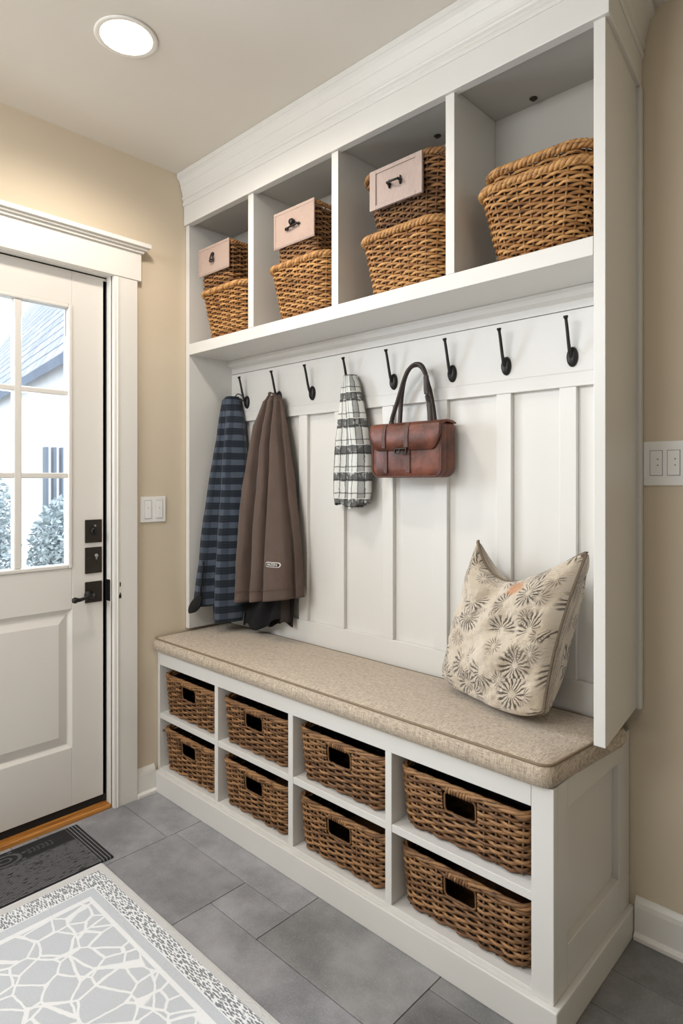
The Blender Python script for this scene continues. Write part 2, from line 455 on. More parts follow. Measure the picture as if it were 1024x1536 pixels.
for (x0, x1, y0, y1) in tiles:
    if x1-x0 < .01 or y1-y0 < .01: continue
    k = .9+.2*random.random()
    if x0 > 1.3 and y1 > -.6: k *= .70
    tint = (k, k*(.985 if x0 > 1.3 else .995 if x0 > .9 else 1.0), k*(.95 if x0 > 1.3 else .97 if x0 > .9 else 1.02), 1.0)  # left tiles bluish, right ones warmer: cool daylight put into the tile colour
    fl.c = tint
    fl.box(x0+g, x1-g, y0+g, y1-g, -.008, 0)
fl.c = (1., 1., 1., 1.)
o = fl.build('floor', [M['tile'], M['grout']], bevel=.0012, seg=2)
struct(o)

# ceiling
struct(MB().box(-.12, XR, YF, .12, H, H+.1).build('ceiling', M['ceiling']))

# left wall with the door opening
OY0, OY1, OZ = DY0-.022, DY1+.004, 1.992
w = MB()
w.box(-.12, 0, OY1, .12, -.06, H); w.box(-.12, 0, YF, OY0, -.06, H); w.box(-.12, 0, OY0, OY1, OZ, H)
struct(w.build('wall_left', M['wall']))
struct(MB().box(0, XR, 0, .12, -.06, H).build('wall_back', M['wall']))
struct(MB().box(XR, XR+.1, YF, .12, -.06, H).build('wall_right', M['backset']))
struct(MB().box(-.12, XR+.1, YF-.1, YF, -.06, H).build('wall_front', M['backset']))

# door casing: jambs, side casings, header with stepped cap
t = MB()
t.box(-.10, .0, OY1-.0025, OY1+.02, 0, OZ); t.box(-.10, .0, OY0-.02, OY0+.0025, 0, OZ)     # jambs
t.box(-.10, -.0, OY0, OY1, OZ-.006, OZ+.02)                                               # head jamb
t.box(-.10, -.055, OY1-.016, OY1, 0, OZ); t.box(-.10, -.055, OY0, OY0+.016, 0, OZ); t.box(-.10, -.055, OY0, OY1, OZ-.018, OZ)   # stops
t.box(-.002, .020, -.655, -.561, 0, OZ-.004)                    # right casing
t.box(.018, .024, -.643, -.640, 0, OZ-.006)                    # bead
t.box(-.002, .020, OY0-.10, OY0+.006, 0, OZ-.004)
t.box(-.002, .024, OY0-.12, -.547, OZ-.004, 2.093)              # header board
t.box(-.002, .034, OY0-.13, -.540, 2.093, 2.103)
t.box(-.002, .045, OY0-.14, -.531, 2.103, 2.111)
t.box(-.002, .056, OY0-.15, -.522, 2.111, 2.127)
o = struct(t.build('trim_1', M['trimwhite'], bevel=.0025))
s_ = MB().box(-.046, -.0005, OY1-.0045, OY1-.0020, .772, .852).build('strike_plate', M['black_metal'], o, bevel=.0008)
s2_ = MB().box(.0195, .0212, -.634, -.630, .826, .842).box(.0195, .0212, -.637, -.628, .782, .796).box(.0195, .0212, -.634, -.630, .796, .803).build('strike_screw', M['black_metal'], o)
# weather strip in the gap above and beside the door
struct(MB().box(-.050, -.030, OY1-.0165, OY1-.0025, .02, OZ-.02).box(-.050, -.030, OY0+.02, OY1-.0025, DTOP+.002, OZ-.006).build('trim_2', M['gap']))
# wooden sill
tm = MB().box(-.14, .004, OY0-.0, OY1-.0, -.005, .017)
struct(tm.build('trim_3', M['oak'], bevel=.006, seg=3))

# ---- door with glazed upper half
dx0, dx1 = -.072, -.030
gy0, gy1, gz0, gz1 = -1.352, -.791, .906, 1.858
dm = MB()
dm.box(dx0, dx1, gy1, DY1-.001, .045, DTOP); dm.box(dx0, dx1, DY0, gy0, .045, DTOP)
dm.box(dx0, dx1, gy0, gy1, gz1, DTOP); dm.box(dx0, dx1, gy0, gy1, .757, gz0); dm.box(dx0, dx1, gy0, gy1, .045, .257)
dm.box(dx0+.01, dx1-.012, gy0, gy1, .257, .757)
door = struct(dm.build('door_1', M['door'], bevel=.002))
# raised lower panel
pm = MB()
rings = []
for ins, x in ((0, dx1-.001), (.010, dx1-.010), (.014, dx1-.012), (.045, dx1-.001), (.048, dx1)):
    rings.append([(x, gy1-ins, .257+ins), (x, gy0+ins, .257+ins), (x, gy0+ins, .757-ins), (x, gy1-ins, .757-ins)])
pm.loop_skin(rings, cap0=False); pm.build('door_panel', M['door'], door)
# glazing bead and muntins
mb = MB(); e = .014
for (a, b, c, d) in ((gy1-e, gy1, gz0, gz1), (gy0, gy0+e, gz0, gz1), (gy0+e, gy1-e, gz0, gz0+e), (gy0+e, gy1-e, gz1-e, gz1)): mb.box(dx0+.004, dx1+.005, a, b, c, d)
mb.build('glazing_bead', M['door'], door, bevel=.004, seg=3)
mb = MB()
for yc in (-.974, -1.169): mb.box(dx0+.006, dx1-.002, yc-.0125, yc+.0125, gz0+e, gz1-e)
mb.build('muntin', M['door'], door, bevel=.004, seg=3)
mb = MB()
for zc in (1.2405, 1.538): mb.box(dx0+.006, dx1-.003, gy0+e, gy1-e, zc-.010, zc+.010)
mb.build('muntin', M['door'], door, bevel=.004, seg=3)
ycut = [gy0+e, -1.169, -.974, gy1-e]; zcut = [gz0+e, 1.2405, 1.538, gz1-e]
for i in range(3):
    for j in range(3):
        MB().box(-.053, -.049, ycut[i], ycut[i+1], zcut[j], zcut[j+1]).build('glass_pane', M['glass'], door)
MB().box(dx0+.006, dx1-.004, DY0+.01, DY1-.006, .0185, .046).build('under_door_block', M['gap'], door)  # dark strip added to block light under the door, reads as a gap
# locks
yA, yB = -.744, -.681
for k, (z0, z1) in enumerate(((.993, 1.078), (.880, .976), (.772, .849))):
    pl = MB().box(dx1-.001, dx1+.006, yA, yB, z0, z1).build('lock_plate', M['bronze'], door, bevel=.0015)
    zc = (z0+z1)/2; yc = (yA+yB)/2
    if k == 0:
        m = MB().lathe([(.014, 0), (.014, .006), (.010, .009), (.0, .009)], (dx1+.006, yc, zc), 'x', 20)
        m.box(dx1+.012, dx1+.026, yc-.003, yc+.003, zc-.013, zc+.013)
        sub_parent(m.build('thumb_turn', M['black_metal'], None, smooth=False, bevel=.001), pl)
        sub_parent(MB().lathe([(.004, 0), (.004, .002), (0, .003)], (dx1+.0062, yc+.004, zc+.02), 'x', 12).build('highlight_dot', M['silver']), pl)  # steel dot stands in for the highlight on this plate
    if k == 1:
        m = MB().lathe([(.0065, 0), (.0065, .003), (.005, .004), (0, .004)], (dx1+.006, yc+.009, zc+.017), 'x', 16)
        m.box(dx1+.006, dx1+.009, yc+.0065, yc+.0115, zc+.003, zc+.015)
        sub_parent(m.build('keyhole_cover', M['silver'], None), pl)
    if k == 2:
        m = MB()
        m.lathe([(.017, 0), (.017, .005), (.010, .010), (.0085, .030), (.0105, .034), (.0105, .050), (0, .052)], (dx1+.006, yA+.012, .803), 'x', 20)
        X = dx1+.048
        pts = [(X, yA+.014, .803), (X+.003, yA-.004, .806), (X+.006, yA-.022, .801), (X+.006, yA-.040, .797), (X+.004, yA-.056, .797)]
        m.tube(catmull(pts, 5), [.0085-.0025*math.sin(PI*i/20) for i in range(21)], 12)
        m.lathe([(0, -.012), (.008, -.009), (.0115, 0), (.008, .009), (0, .012)], (X+.004, yA-.058, .797), 'y', 16)
        sub_parent(m.build('lever_handle', M['black_metal'], None, smooth=True), pl)

# baseboards
def baseboard_prof(): return [(0, 0), (.024, 0), (.024, .012), (.016, .020), (.015, .085), (.012, .097), (.006, .106), (.004, .110), (0, .110)]
bl = MB(); sweep(bl, baseboard_prof(), [(0, -.562), (0, -.30)])
# left wall: travel so that outward faces +x
bl = MB(); sweep(bl, baseboard_prof(), [(0.0, -.481), (0.0, -.5608)][::-1])
struct(bl.build('baseboard_left', M['trimwhite'], bevel=.0015))
bl = MB(); sweep(bl, baseboard_prof(), [(W+.016, 0), (XR, 0)])
struct(bl.build('baseboard_back', M['trimwhite'], bevel=.0015))

# ================================================================= BENCH
bench = thing('storage_bench', 'long white built-in bench with eight basket cubbies along the back wall', 'bench', (.82, -.24, 0))
DF = -.466
COLS = [(.018, .386), (.406, .776), (.798, 1.166), (1.188, 1.585)]
# plinth
p = MB(); p.prism([(.002, -.002), (.002, -.481), (W+.014, -.481), (W+.014, -.002)], 0, .081)
p.build('plinth', M['white'], bench, bevel=.003)
p = MB().box(.002, 1.60, DF+.001, -.004, .081, .091); p.build('floor_board', M['white'], bench, bevel=.0015)
p = MB().box(.002, .018, DF, -.004, .091, .550).build('side_panel', M['white'], bench, bevel=.0015)
for a, b in zip(COLS, COLS[1:]):
    p = MB().box(a[1], b[0], DF, -.02, .091, .497).build('divider', M['white'], bench, bevel=.0015)
p = MB()
for a, b in COLS: p.box(a-.0005, b+.0005, DF+.0015, -.02, .286, .307)
p.build('shelf', M['white'], bench, bevel=.0015)
MB().box(.018, 1.585, DF, DF+.02, .497, .550).build('top_rail', M['white'], bench, bevel=.0015)
MB().box(.018, 1.620, DF+.02, -.004, .532, .550).build('top_board', M['white'], bench)
MB().box(.018, 1.62, -.02, -.004, .091, .532).build('back_board', M['white'], bench)
MB().box(1.5855, W, DF, DF+.02, .081, .550).build('stile', M['white'], bench, bevel=.0015)
ep = MB(); y0, y1, z0, z1 = -.395, -.079, .178, .484
ep.box(1.596, 1.621, DF+.02, -.003, .081, .550)
ep.box(1.618, W, DF+.0205, y0, .081, .550); ep.box(1.618, W, y1, -.003, .081, .550); ep.box(1.618, W, y0, y1, .081, z0); ep.box(1.618, W, y0, y1, z1, .550)
ep.build('end_panel', M['white'], bench, bevel=.002)
bp_ = MB().tube([(.018, -.452, .236), (.027, -.452, .236)], .004, 10).build('shelf_pin', M['silver'], bench)

# cushion -----------------------------------------------------------
def rquad(corners, inset, rad, z, nc=6):
    """rounded quad (CCW corners), inset inwards; rad per corner"""
    n = len(corners); C = [Vector(c) for c in corners]; L = []
    for i in range(n):
        a, b = C[i], C[(i+1) % n]; d = (b-a).normalized(); nr = Vector((-d.y, d.x)); L.append((a+nr*inset, d))
    P = []
    for i in range(n):
        (p1, d1), (p2, d2) = L[i-1], L[i]
        den = d1.x*d2.y-d1.y*d2.x; tt = ((p2-p1).x*d2.y-(p2-p1).y*d2.x)/den; P.append(p1+d1*tt)
    out = []
    for i in range(n):
        p = P[i]; r = rad[i]; u = (P[i-1]-p).normalized(); v = (P[(i+1) % n]-p).normalized()
        a, b = p+u*r, p+v*r
        for k in range(nc+1):
            t = k/nc; q = a*(1-t)**2+p*2*t*(1-t)+b*t*t; out.append((q.x, q.y, z))
    return out
cc = [(.009, -.123), (.009, -.486), (1.636, -.486), (1.672, -.133)]
cr = [.004, .012, .03, .01]
cm = MB(); rings = []
for ins, z in ((.010, .5508), (.003, .555), (-.003, .566), (-.005, .577), (-.003, .590), (.001, .599), (.003, .6025), (.008, .606), (.02, .6095), (.045, .613), (.08, .6155), (.12, .617)):
    rings.append(rquad(cc, ins, [max(.004, r-(ins*.15)) for r in cr], z))
cm.loop_skin(rings)
cush = cm.build('bench_cushion', M['linen'], None, smooth=True)
tag(cush, 'long oatmeal linen seat cushion with piped edge on the white bench', 'cushion')
pm = MB(); L = rquad(cc, .003, cr, .6035)
fine = []
for i in range(len(L)):
    a, b = Vector(L[i]), Vector(L[(i+1) % len(L)]); n = max(1, int((b-a).length/.06))
    for k in range(n): fine.append(a.lerp(b, k/n))
pm.tube(fine, .0034, 8, closed=True); pm.build('piping', M['piping'], cush, smooth=True)

# ================================================================= UPPER CABINET
up = thing('hall_cabinet', 'tall white built-in cabinet with four open cubbies, hook wall and crown moulding', 'cabinet', (.82, -.2, .62))
MB().box(.002, .0255, U, -.002, .6185, 2.30).build('side_panel', M['white'], up, bevel=.0015)
rp = MB(); rp.prism([(1.673, U), (1.70, U), (W2B, -.002), (W2B-.027, -.002)], .6185, 2.30); rp.build('side_panel', M['white'], up, bevel=.0015)
MB().box(W2B-.006, W2B+.014, -.024, -.002, .615, 2.267).build('scribe_moulding', M['white'], up, bevel=.005, seg=3)
def rx(y): return 1.673+(W2B-1.70)*(y-U)/(-U)-.0005
def span(mb, x0, y0, y1, z0, z1): mb.prism([(x0, y0), (rx(y0), y0), (rx(y1), y1), (x0, y1)], z0, z1); return mb
span(MB(), .0255, U, B, 1.736, 1.780).build('shelf', M['white'], up, bevel=.0015)
DV = [(.412, .443), (.839, .868), (1.272, 1.300)]
for a, b in DV: MB().box(a, b, U, B, 1.780, 2.276).build('divider', M['white'], up, bevel=.0012)
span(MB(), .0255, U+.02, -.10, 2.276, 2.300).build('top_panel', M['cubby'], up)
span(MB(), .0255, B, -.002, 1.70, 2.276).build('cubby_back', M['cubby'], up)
path = [(.002, U), (1.70, U), (W2B, -.002)]
sweep(MB(), [(-.018, 2.266), (.010, 2.266), (.010, 2.352), (-.018, 2.352)], path).build('fascia', M['white'], up, bevel=.002)
cp = [(-.018, 2.344), (.012, 2.344), (.016, 2.350), (.016, 2.356), (.012, 2.360), (.012, 2.366), (.018, 2.371), (.020, 2.378), (.015, 2.382), (.017, 2.392),
      (.020, 2.402), (.024, 2.414), (.0255, 2.419), (.0245, 2.422), (.028, 2.432), (.033, 2.442), (.040, 2.450), (.0425, 2.4515), (.0425, 2.4695), (-.018, 2.4695)]
sweep(MB(), cp, path).build('crown_moulding', M['white'], up, bevel=.0008, seg=1, angle=60)
# boarded back wall
RB = -.108
span(MB(), .0255, RB, RB+.016, .552, 1.70).build('back_panel', M['white'], up)
span(MB(), .0255, B-.003, RB, 1.513, 1.6795).build('hook_board', M['white'], up, bevel=.001)
span(MB(), .0255, B-.006, RB, 1.474, 1.513).build('panel_rail', M['white'], up, bevel=.0018)
span(MB(), .0255, B-.003, RB, 1.6815, 1.736).build('top_batten', M['white'], up, bevel=.001)
sweep(MB(), [(0, 1.7355), (.022, 1.7355), (.022, 1.724), (.016, 1.712), (.0, 1.703)], [(.0255, B-.0025), (rx(B)-.002, B-.0025)]).build('shelf_moulding', M['white'], up, bevel=.001)
span(MB(), .0255, B-.004, RB, .552, .688).build('panel_rail', M['white'], up, bevel=.0018)
for a, b in ((.0255, .05), (.241, .288), (.454, .50), (.645, .693), (.871, .918), (1.085, 1.133), (1.305, 1.352), (1.496, 1.543)):
    MB().box(a, b, B-.004, RB, .688, 1.474).build('panel_stile', M['white'], up, bevel=.0018)
# little metal fittings in two cubby ceilings
for x, y, lab in ((1.434, -.150, 'small dark metal fitting in the ceiling of the rightmost cubby'), (1.134, -.176, 'small dark metal fitting in the ceiling of the third cubby from the door')):
    m = MB().lathe([(.011, 0), (.011, -.002), (.008, -.004), (.005, -.007), (0, -.0075)], (x, y, 2.276), 'z', 18)
    tag(m.build('ceiling_fitting', M['bronze'], None, smooth=False, bevel=.0008), lab, 'fitting', 'metal fittings in the cubby ceilings')

# ================================================================= HOOKS
HX = [.135, .34, .531, .729, .923, 1.154, 1.338, 1.533]
hl = ['black iron coat hook nearest the door, above the navy plaid coat', 'second black iron hook from the door, beside the brown jacket top',
      'empty black iron hook between the brown jacket and the plaid scarf', 'black iron hook holding the black and white plaid scarf',
      'black iron hook just left of the handbag handle', 'empty black iron hook just right of the handbag handle',
      'empty black iron hook second from the right end of the board', 'rightmost empty black iron hook, close to the tall end panel']
def make_hook():
    r = thing('coat_hook', '', 'hook', (0, B-.003, 1.557))
    y0 = B-.003
    m = MB(); rings = []
    for s, d in ((1.0, 0), (1.0, -.004), (.86, -.009), (.5, -.0115), (.12, -.0125)):
        rings.append([(.0155*s*math.cos(2*PI*k/20), y0+d, 1.553+.027*s*math.sin(2*PI*k/20)) for k in range(20)])
    m.loop_skin(rings); m.build('base_plate', M['black_metal'], r, smooth=True)
    P = catmull([(0, y0-.007, 1.550), (0, y0-.018, 1.562), (0, y0-.026, 1.585), (0, y0-.036, 1.625), (0, y0-.043, 1.649)], 6)
    m = MB(); n = len(P); m.tube(P, [.0052-.0012*i/n for i in range(n)], 10)
    m.tube([P[-1]-Vector((0, -.0005, .002)), P[-1]+Vector((0, -.0012, .004)), P[-1]+Vector((0, -.002, .007))], [.0042, .0068, .0055], 12)
    m.build('arm', M['black_metal'], r, smooth=True)
    return r
hk = make_hook()
for i, x in enumerate(HX):
    if i == 0: r = hk
    else:
        r = hk.copy(); COL.objects.link(r)
        for ch in list(hk.children):
            c = ch.copy(); COL.objects.link(c); c.parent = r
    r.location = (x, B-.003, 1.557); r['label'] = hl[i]; r['group'] = 'coat hooks along the board'

# ================================================================= BASKETS
def rrect_path(hx, hy, r, n):
    """n points evenly along a rounded rectangle, starting middle of front (-y), going +x; returns (x, y, nx, ny)"""
    r = min(r, hx-.002, hy-.002)
    segs = [('l', (0, -hy), (hx-r, -hy)), ('a', (hx-r, -hy+r), -PI/2), ('l', (hx, -hy+r), (hx, hy-r)), ('a', (hx-r, hy-r), 0),
            ('l', (hx-r, hy), (-hx+r, hy)), ('a', (-hx+r, hy-r), PI/2), ('l', (-hx, hy-r), (-hx, -hy+r)), ('a', (-hx+r, -hy+r), PI), ('l', (-hx+r, -hy), (0, -hy))]
    lens = [math.dist(s[1], s[2]) if s[0] == 'l' else r*PI/2 for s in segs]; T = sum(lens); out = []
    for k in range(n):
        d = T*k/n; i = 0
        while d > lens[i] and i < len(lens)-1: d -= lens[i]; i += 1
        s = segs[i]
        if s[0] == 'l':
            L = max(lens[i], 1e-9); tx, ty = (s[2][0]-s[1][0])/L, (s[2][1]-s[1][1])/L
            out.append((s[1][0]+tx*d, s[1][1]+ty*d, ty, -tx))
        else:
            a = s[2]+d/r; out.append((s[1][0]+r*math.cos(a), s[1][1]+r*math.sin(a), math.cos(a), math.sin(a)))
    return out

def weave(mb, hx, hy, h, r, taper, nst, pitch, rt, rv, amp, hole=None, rng=random, sub=2, z0=0.0, bulge=0.0):
    rows = int((h-z0)/pitch); n = nst*sub
    for row in range(rows):
        z = z0+(row+.5)*pitch
        f = z/h; kx = taper*(1-f) - bulge*math.sin(PI*min(1, f))
        path = rrect_path(hx-kx, hy-kx, r, n)
        mb.c = rng.random(); ph = rng.random()*.4; pts = []
        for i, (x, y, nx, ny) in enumerate(path):
            s = math.cos(PI*i/sub+PI*row); s = math.copysign(abs(s)**.55, s)
            o = amp*s
            dz = rng.uniform(-.12, .12)*pitch
            pts.append((Vector((x+nx*o, y+ny*o, z+dz)), Vector((nx, ny, 0))))
        cut = [False]*n
        if hole and hole[2]-rv*.3 < z < hole[3]+rv*.3:
            for i, (p, _) in enumerate(pts):
                if p.y < 0 and abs(p.y+hy) < .03+taper and hole[0] < p.x < hole[1]: cut[i] = True
        k6 = 6
        def ring(i):
            p, nn = pts[i % n]; a = rt*(.85+.3*rng.random()); b = rv*(.9+.2*rng.random())
            return [mb.vert(p+nn*(a*math.cos(2*PI*k/k6))+Vector((0, 0, b*math.sin(2*PI*k/k6)))) for k in range(k6)]
        R = [None if cut[i] else ring(i) for i in range(n)]
        for i in range(n):
            a, b = R[i], R[(i+1) % n]
            if a is None or b is None: continue
            for k in range(k6): q = (k+1) % k6; mb.face((a[k], a[q], b[q], b[k]))
    # stakes
    for i in range(nst):
        f0 = rrect_path(hx-taper, hy-taper, r, nst)[i]; f1 = rrect_path(hx, hy, r, nst)[i]
        if hole and f1[1] < 0 and abs(f1[1]+hy) < .01 and hole[0] < f1[0] < hole[1]: continue
        mb.c = rng.random()*.6
        mid = rrect_path(hx-taper*.5+bulge, hy-taper*.5+bulge, r, nst)[i]
        mb.tube([(f0[0], f0[1], z0), (mid[0], mid[1], (z0+h)/2), (f1[0], f1[1], h)], rt*.9, 6)

def rope(mb, path, R, rs, turns, strands=3, n=6, rng=random, closed=True):
    m = len(path); ce = [Vector(p[:3]) for p in path]
    for s in range(strands):
        mb.c = .25+.75*rng.random(); pts = []
        for i in range(m):
            a = 2*PI*(turns*i/m+s/strands); nn = Vector((path[i][3], path[i][4], 0))
            pts.append(ce[i]+nn*(R*math.cos(a))+Vector((0, 0, R*math.sin(a))))
        mb.tube(pts, rs, n, closed=closed)

def gap_shade(mb, hx, hy, h, r, taper, hole):
    """near-black sheet added behind the weave as painted gap shade, open behind the handle hole"""
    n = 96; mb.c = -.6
    zs = [.004, h*.5, h] if not hole else [.004, hole[2], hole[3], h]
    rows = [[mb.vert((x, y, z)) for x, y, _, _ in rrect_path(hx-taper*(1-z/h), hy-taper*(1-z/h), r, n)] for z in zs]
    P = rrect_path(hx, hy, r, n)
    for k in range(len(zs)-1):
        for i in range(n):
            j = (i+1) % n
            if hole and k == 1 and P[i][1] < 0 and hole[0]-.002 < (P[i][0]+P[j][0])/2 < hole[1]+.002: continue
            mb.face((rows[k][i], rows[k][j], rows[k+1][j], rows[k+1][i]))

def floor_plate(mb, hx, hy, r, z, th=.006):
    mb.c = .2; P = rrect_path(hx, hy, r, 40)
    mb.loop_skin([[(x, y, z) for x, y, _, _ in P], [(x, y, z+th) for x, y, _, _ in P]])

def rim_path(hx, hy, r, z, n, dip=0):
    return [(x, y, z-(dip*max(0, 1-(abs(x)/(hx*.9))**2) if y < 0 else 0), nx, ny) for x, y, nx, ny in rrect_path(hx, hy, r, n)]

def drawer_basket(cx, yf, z, w, label, seed, group, h=.153):
    """low rectangular rattan basket with a cut-out handle"""
    rng = random.Random(seed); hx = w/2; hy = .155; cy = yf+hy
    root = thing('wicker_basket', label, 'basket', (cx, cy, z), group)
    P = Vector((cx, cy, z))
    hole = (-.045, .045, h-.072, h-.020)
    m = MB(); per = 2*(2*hx+2*hy); nst = int(per/.036); nst += nst % 2
    weave(m, hx, hy, h-.006, .035, .010, nst, .0088, .0034, .0043, .0046, hole, rng, 4, .004)
    def put(mb, name, mat, **k):
        mb.v = [tuple(Vector(p)+P) for p in mb.v]
        return mb.build(name, mat, root, smooth=True, recalc=False, **k)
    gap_shade(m, hx-.0075, hy-.0075, h-.014, .03, .010, hole)
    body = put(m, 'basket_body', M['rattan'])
    m = MB(); floor_plate(m, hx-.014, hy-.014, .03, .001); put(m, 'basket_base', M['rattan'])
    m = MB(); rp_ = rim_path(hx, hy, .035, h-.004, 150)
    rope(m, rp_, .0042, .0046, 9, 3, 6, rng); m.c = .5; m.tube([p[:3] for p in rp_], .004, 6, closed=True)
    put(m, 'rim', M['rattan'])
    # bound handle edge
    m = MB(); x0, x1, z0, z1 = hole; q = .012; pts = []
    for (cx_, cz_, a0) in ((x1-q, z1-q, 0), (x0+q, z1-q, PI/2), (x0+q, z0+q, PI), (x1-q, z0+q, 3*PI/2)):
        for k in range(5): a = a0+PI/2*k/4; pts.append((cx_+q*math.cos(a), -hy+.001+.008*(1-(cz_+q*math.sin(a))/h), cz_+q*math.sin(a)))
    fn = []
    for i in range(len(pts)):
        a, b = Vector(pts[i]), Vector(pts[(i+1) % len(pts)]); k = max(1, int((b-a).length/.008))
        for j in range(k): fn.append(a.lerp(b, j/k))
    m.c = .3; m.tube(fn, .0028, 7, closed=True, up=Vector((0, 1, 0)))
    for i in range(9):                                   # wrapped binding over the handle
        m.c = rng.random(); x = x0+.012+(x1-x0-.024)*i/8
        m.tube([(x-.002, -hy-.003, z1+.001), (x, -hy-.0052, z1+.008), (x+.002, -hy-.003, z1+.016)], .0040, 6)
    put(m, 'handle', M['rattan'])
    return root

names = ['nearest the door', 'second from the door', 'third from the door', 'at the right end']
for r_, (zz, rown) in enumerate(((.307, 'upper'), (.091, 'lower'))):
    for c_, (a, b) in enumerate(COLS):
        lab = 'brown rattan basket with cut-out handle in the %s bench cubby %s' % (rown, names[c_])
        yf = (-.452, -.452, -.450, -.444)[c_]
        drawer_basket((a+b)/2+(-.004 if c_ < 3 else -.002), yf, zz+.0005, (b-a)-(.022 if c_ < 3 else .026), lab, 11+c_+r_*4, 'rattan baskets in the bench', .153+(0.004 if r_ else 0))

def tub_basket(cx, cy, z, hx, hy, h, label, seed, group, mat='seagrass', taper=.03, r=.055, ropeR=.0075, name='wicker_basket', base=True, z0=.004):
    rng = random.Random(seed); P = Vector((cx, cy, z))
    root = thing(name, label, 'basket', (cx, cy, z), group)
    def put(mb, nm, **k):
        mb.v = [tuple(Vector(p)+P) for p in mb.v]
        return mb.build(nm, M[mat], root, smooth=True, recalc=False, **k)
    m = MB(); per = 4*(hx+hy)-1.7*r; nst = int(per/.034); nst += nst % 2
    weave(m, hx, hy, h-.01, r, taper, nst, .0086, .0032, .0041, .0044, None, rng, 4, z0, .0)
    gap_shade(m, hx-.007, hy-.007, h-.016, r*.9, taper, None)
    put(m, 'basket_body')
    if base:
        m = MB(); floor_plate(m, hx-taper-.006, hy-taper-.006, r*.8, .001); put(m, 'basket_base')
    m = MB(); rp_ = rim_path(hx+.003, hy+.003, r, h-.008, 190)
    rope(m, rp_, ropeR*.75, ropeR*.82, 22, 3, 6, rng); m.c = .3; m.tube([p[:3] for p in rp_], ropeR*.7, 6, closed=True)
    put(m, 'rim')
    return root
G1 = 'wicker baskets in the upper cubbies'
ST = 1.780
tub_basket(.222, -.222, ST+.0005, .146, .098, .198, 'large golden wicker basket on the shelf of the cubby nearest the door', 31, G1, taper=.026)
tub_basket(.652, -.222, ST+.0005, .150, .098, .198, 'large golden wicker basket on the shelf of the second cubby from the door', 32, G1, taper=.026)
tub_basket(1.092, -.222, ST+.0005, .152, .098, .186, 'large golden wicker basket on the shelf of the third cubby from the door', 33, G1, taper=.024)
tub_basket(1.505, -.223, ST+.0005, .150, .098, .205, 'large golden wicker basket at the front of the rightmost upper cubby, another nested in it', 34, G1, taper=.036, r=.06)

def handle_mb(kind, x, y, z):
    m = MB()
    if kind == 0:      # drop ring
        m.lathe([(.008, 0), (.008, -.004), (.004, -.008), (0, -.008)], (x, y, z+.016), 'y', 14)
        m.tube(catmull([(x, y-.007, z+.017), (x-.011, y-.008, z-.004), (x-.009, y-.009, z-.014), (x+.009, y-.009, z-.014), (x+.011, y-.008, z-.004)], 5, True), .0026, 8, closed=True)
        m.tube([(x-.008, y-.008, z-.006), (x+.008, y-.008, z-.006)], .003, 8)
    elif kind == 1:    # knob on a long bar
        m.tube(catmull([(x-.034, y-.004, z-.010), (x-.018, y-.010, z-.009), (x+.018, y-.010, z-.005), (x+.036, y-.004, z-.003)], 5), .0035, 8)
        m.lathe([(.011, -.002), (.012, -.010), (.008, -.016), (0, -.017)], (x+.001, y, z+.008), 'y', 16)
        m.lathe([(.004, 0), (.004, -.012), (0, -.012)], (x-.026, y, z-.009), 'y', 10); m.lathe([(.004, 0), (.004, -.012), (0, -.012)], (x+.028, y, z-.004), 'y', 10)
    else:              # bow pull with flared posts
        for sx in (-1, 1):
            m.tube([(x+sx*.020, y-.003, z-.012), (x+sx*.021, y-.006, z), (x+sx*.020, y-.003, z+.012)], [.0028, .005, .0028], 8)
            m.lathe([(.004, 0), (.004, -.016), (0, -.016)], (x+sx*.020, y, z), 'y', 10)
        m.tube(catmull([(x-.020, y-.015, z), (x, y-.020, z-.002), (x+.020, y-.015, z)], 6), .0034, 8)
    return m

def label_panel(root, x0, x1, y, z0, z1, kind, mat, framed):
    pm = MB(); pm.box(x0, x1, y-.006, y, z0, z1)
    pan = pm.build('front_panel', M[mat], root, bevel=.002)
    if framed:
        fm = MB(); a, b = .024, .012
        for (p0, p1, q0, q1) in ((x0, x0+a, z0, z1), (x1-a, x1, z0, z1), (x0+a, x1-a, z0, z0+b), (x0+a, x1-a, z1-b, z1)): fm.box(p0, p1, y-.0095, y-.005, q0, q1)
        sub_parent(fm.build('panel_frame', M[mat], None, bevel=.001), pan)
    else:
        fm = MB(); fm.box(x0+.004, x1-.004, y-.007, y-.005, z0+.004, z0+.0055).box(x0+.004, x1-.004, y-.007, y-.005, z1-.012, z1-.0105)
        fm.box(x0+.010, x0+.0115, y-.007, y-.005, z0+.004, z1-.01)
        sub_parent(fm.build('stitching', M['panel_wood'], None), pan)
    h = handle_mb(kind, (x0+x1)/2, y-.006, (z0+z1)/2).build('handle', M['black_metal'], None, smooth=True)
    sub_parent(h, pan)

G2 = 'small fronted baskets stacked on the large ones'
def small_box_basket(x0, x1, z, h, label, seed, kind, zp0, zp1):
    cx = (x0+x1)/2; r = tub_basket(cx, -.218, z+.0025, (x1-x0)/2-.004, .098, h-.002, label, seed, G2, 'darkwicker', taper=.006, r=.02, ropeR=.005)
    label_panel(r, x0, x1, -.321, zp0, zp1, kind, 'panel_cloth', False)
small_box_basket(.078, .280, 1.980, .172, 'small dark wicker box with canvas front and ring pull, in the cubby nearest the door', 41, 0, 2.040, 2.152)
small_box_basket(.544, .748, 1.980, .178, 'small dark wicker box with pale canvas front and bar pull, in the second cubby', 42, 1, 2.032, 2.160)
r = tub_basket(1.092, -.218, 1.9705, .156, .094, .190, 'rounded brown wicker basket with pale framed front panel, in the third cubby', 43, G2, 'darkwicker', taper=.028, r=.07, ropeR=.0065)
label_panel(r, .991, 1.186, -.318, 2.038, 2.157, 2, 'panel_wood', True)
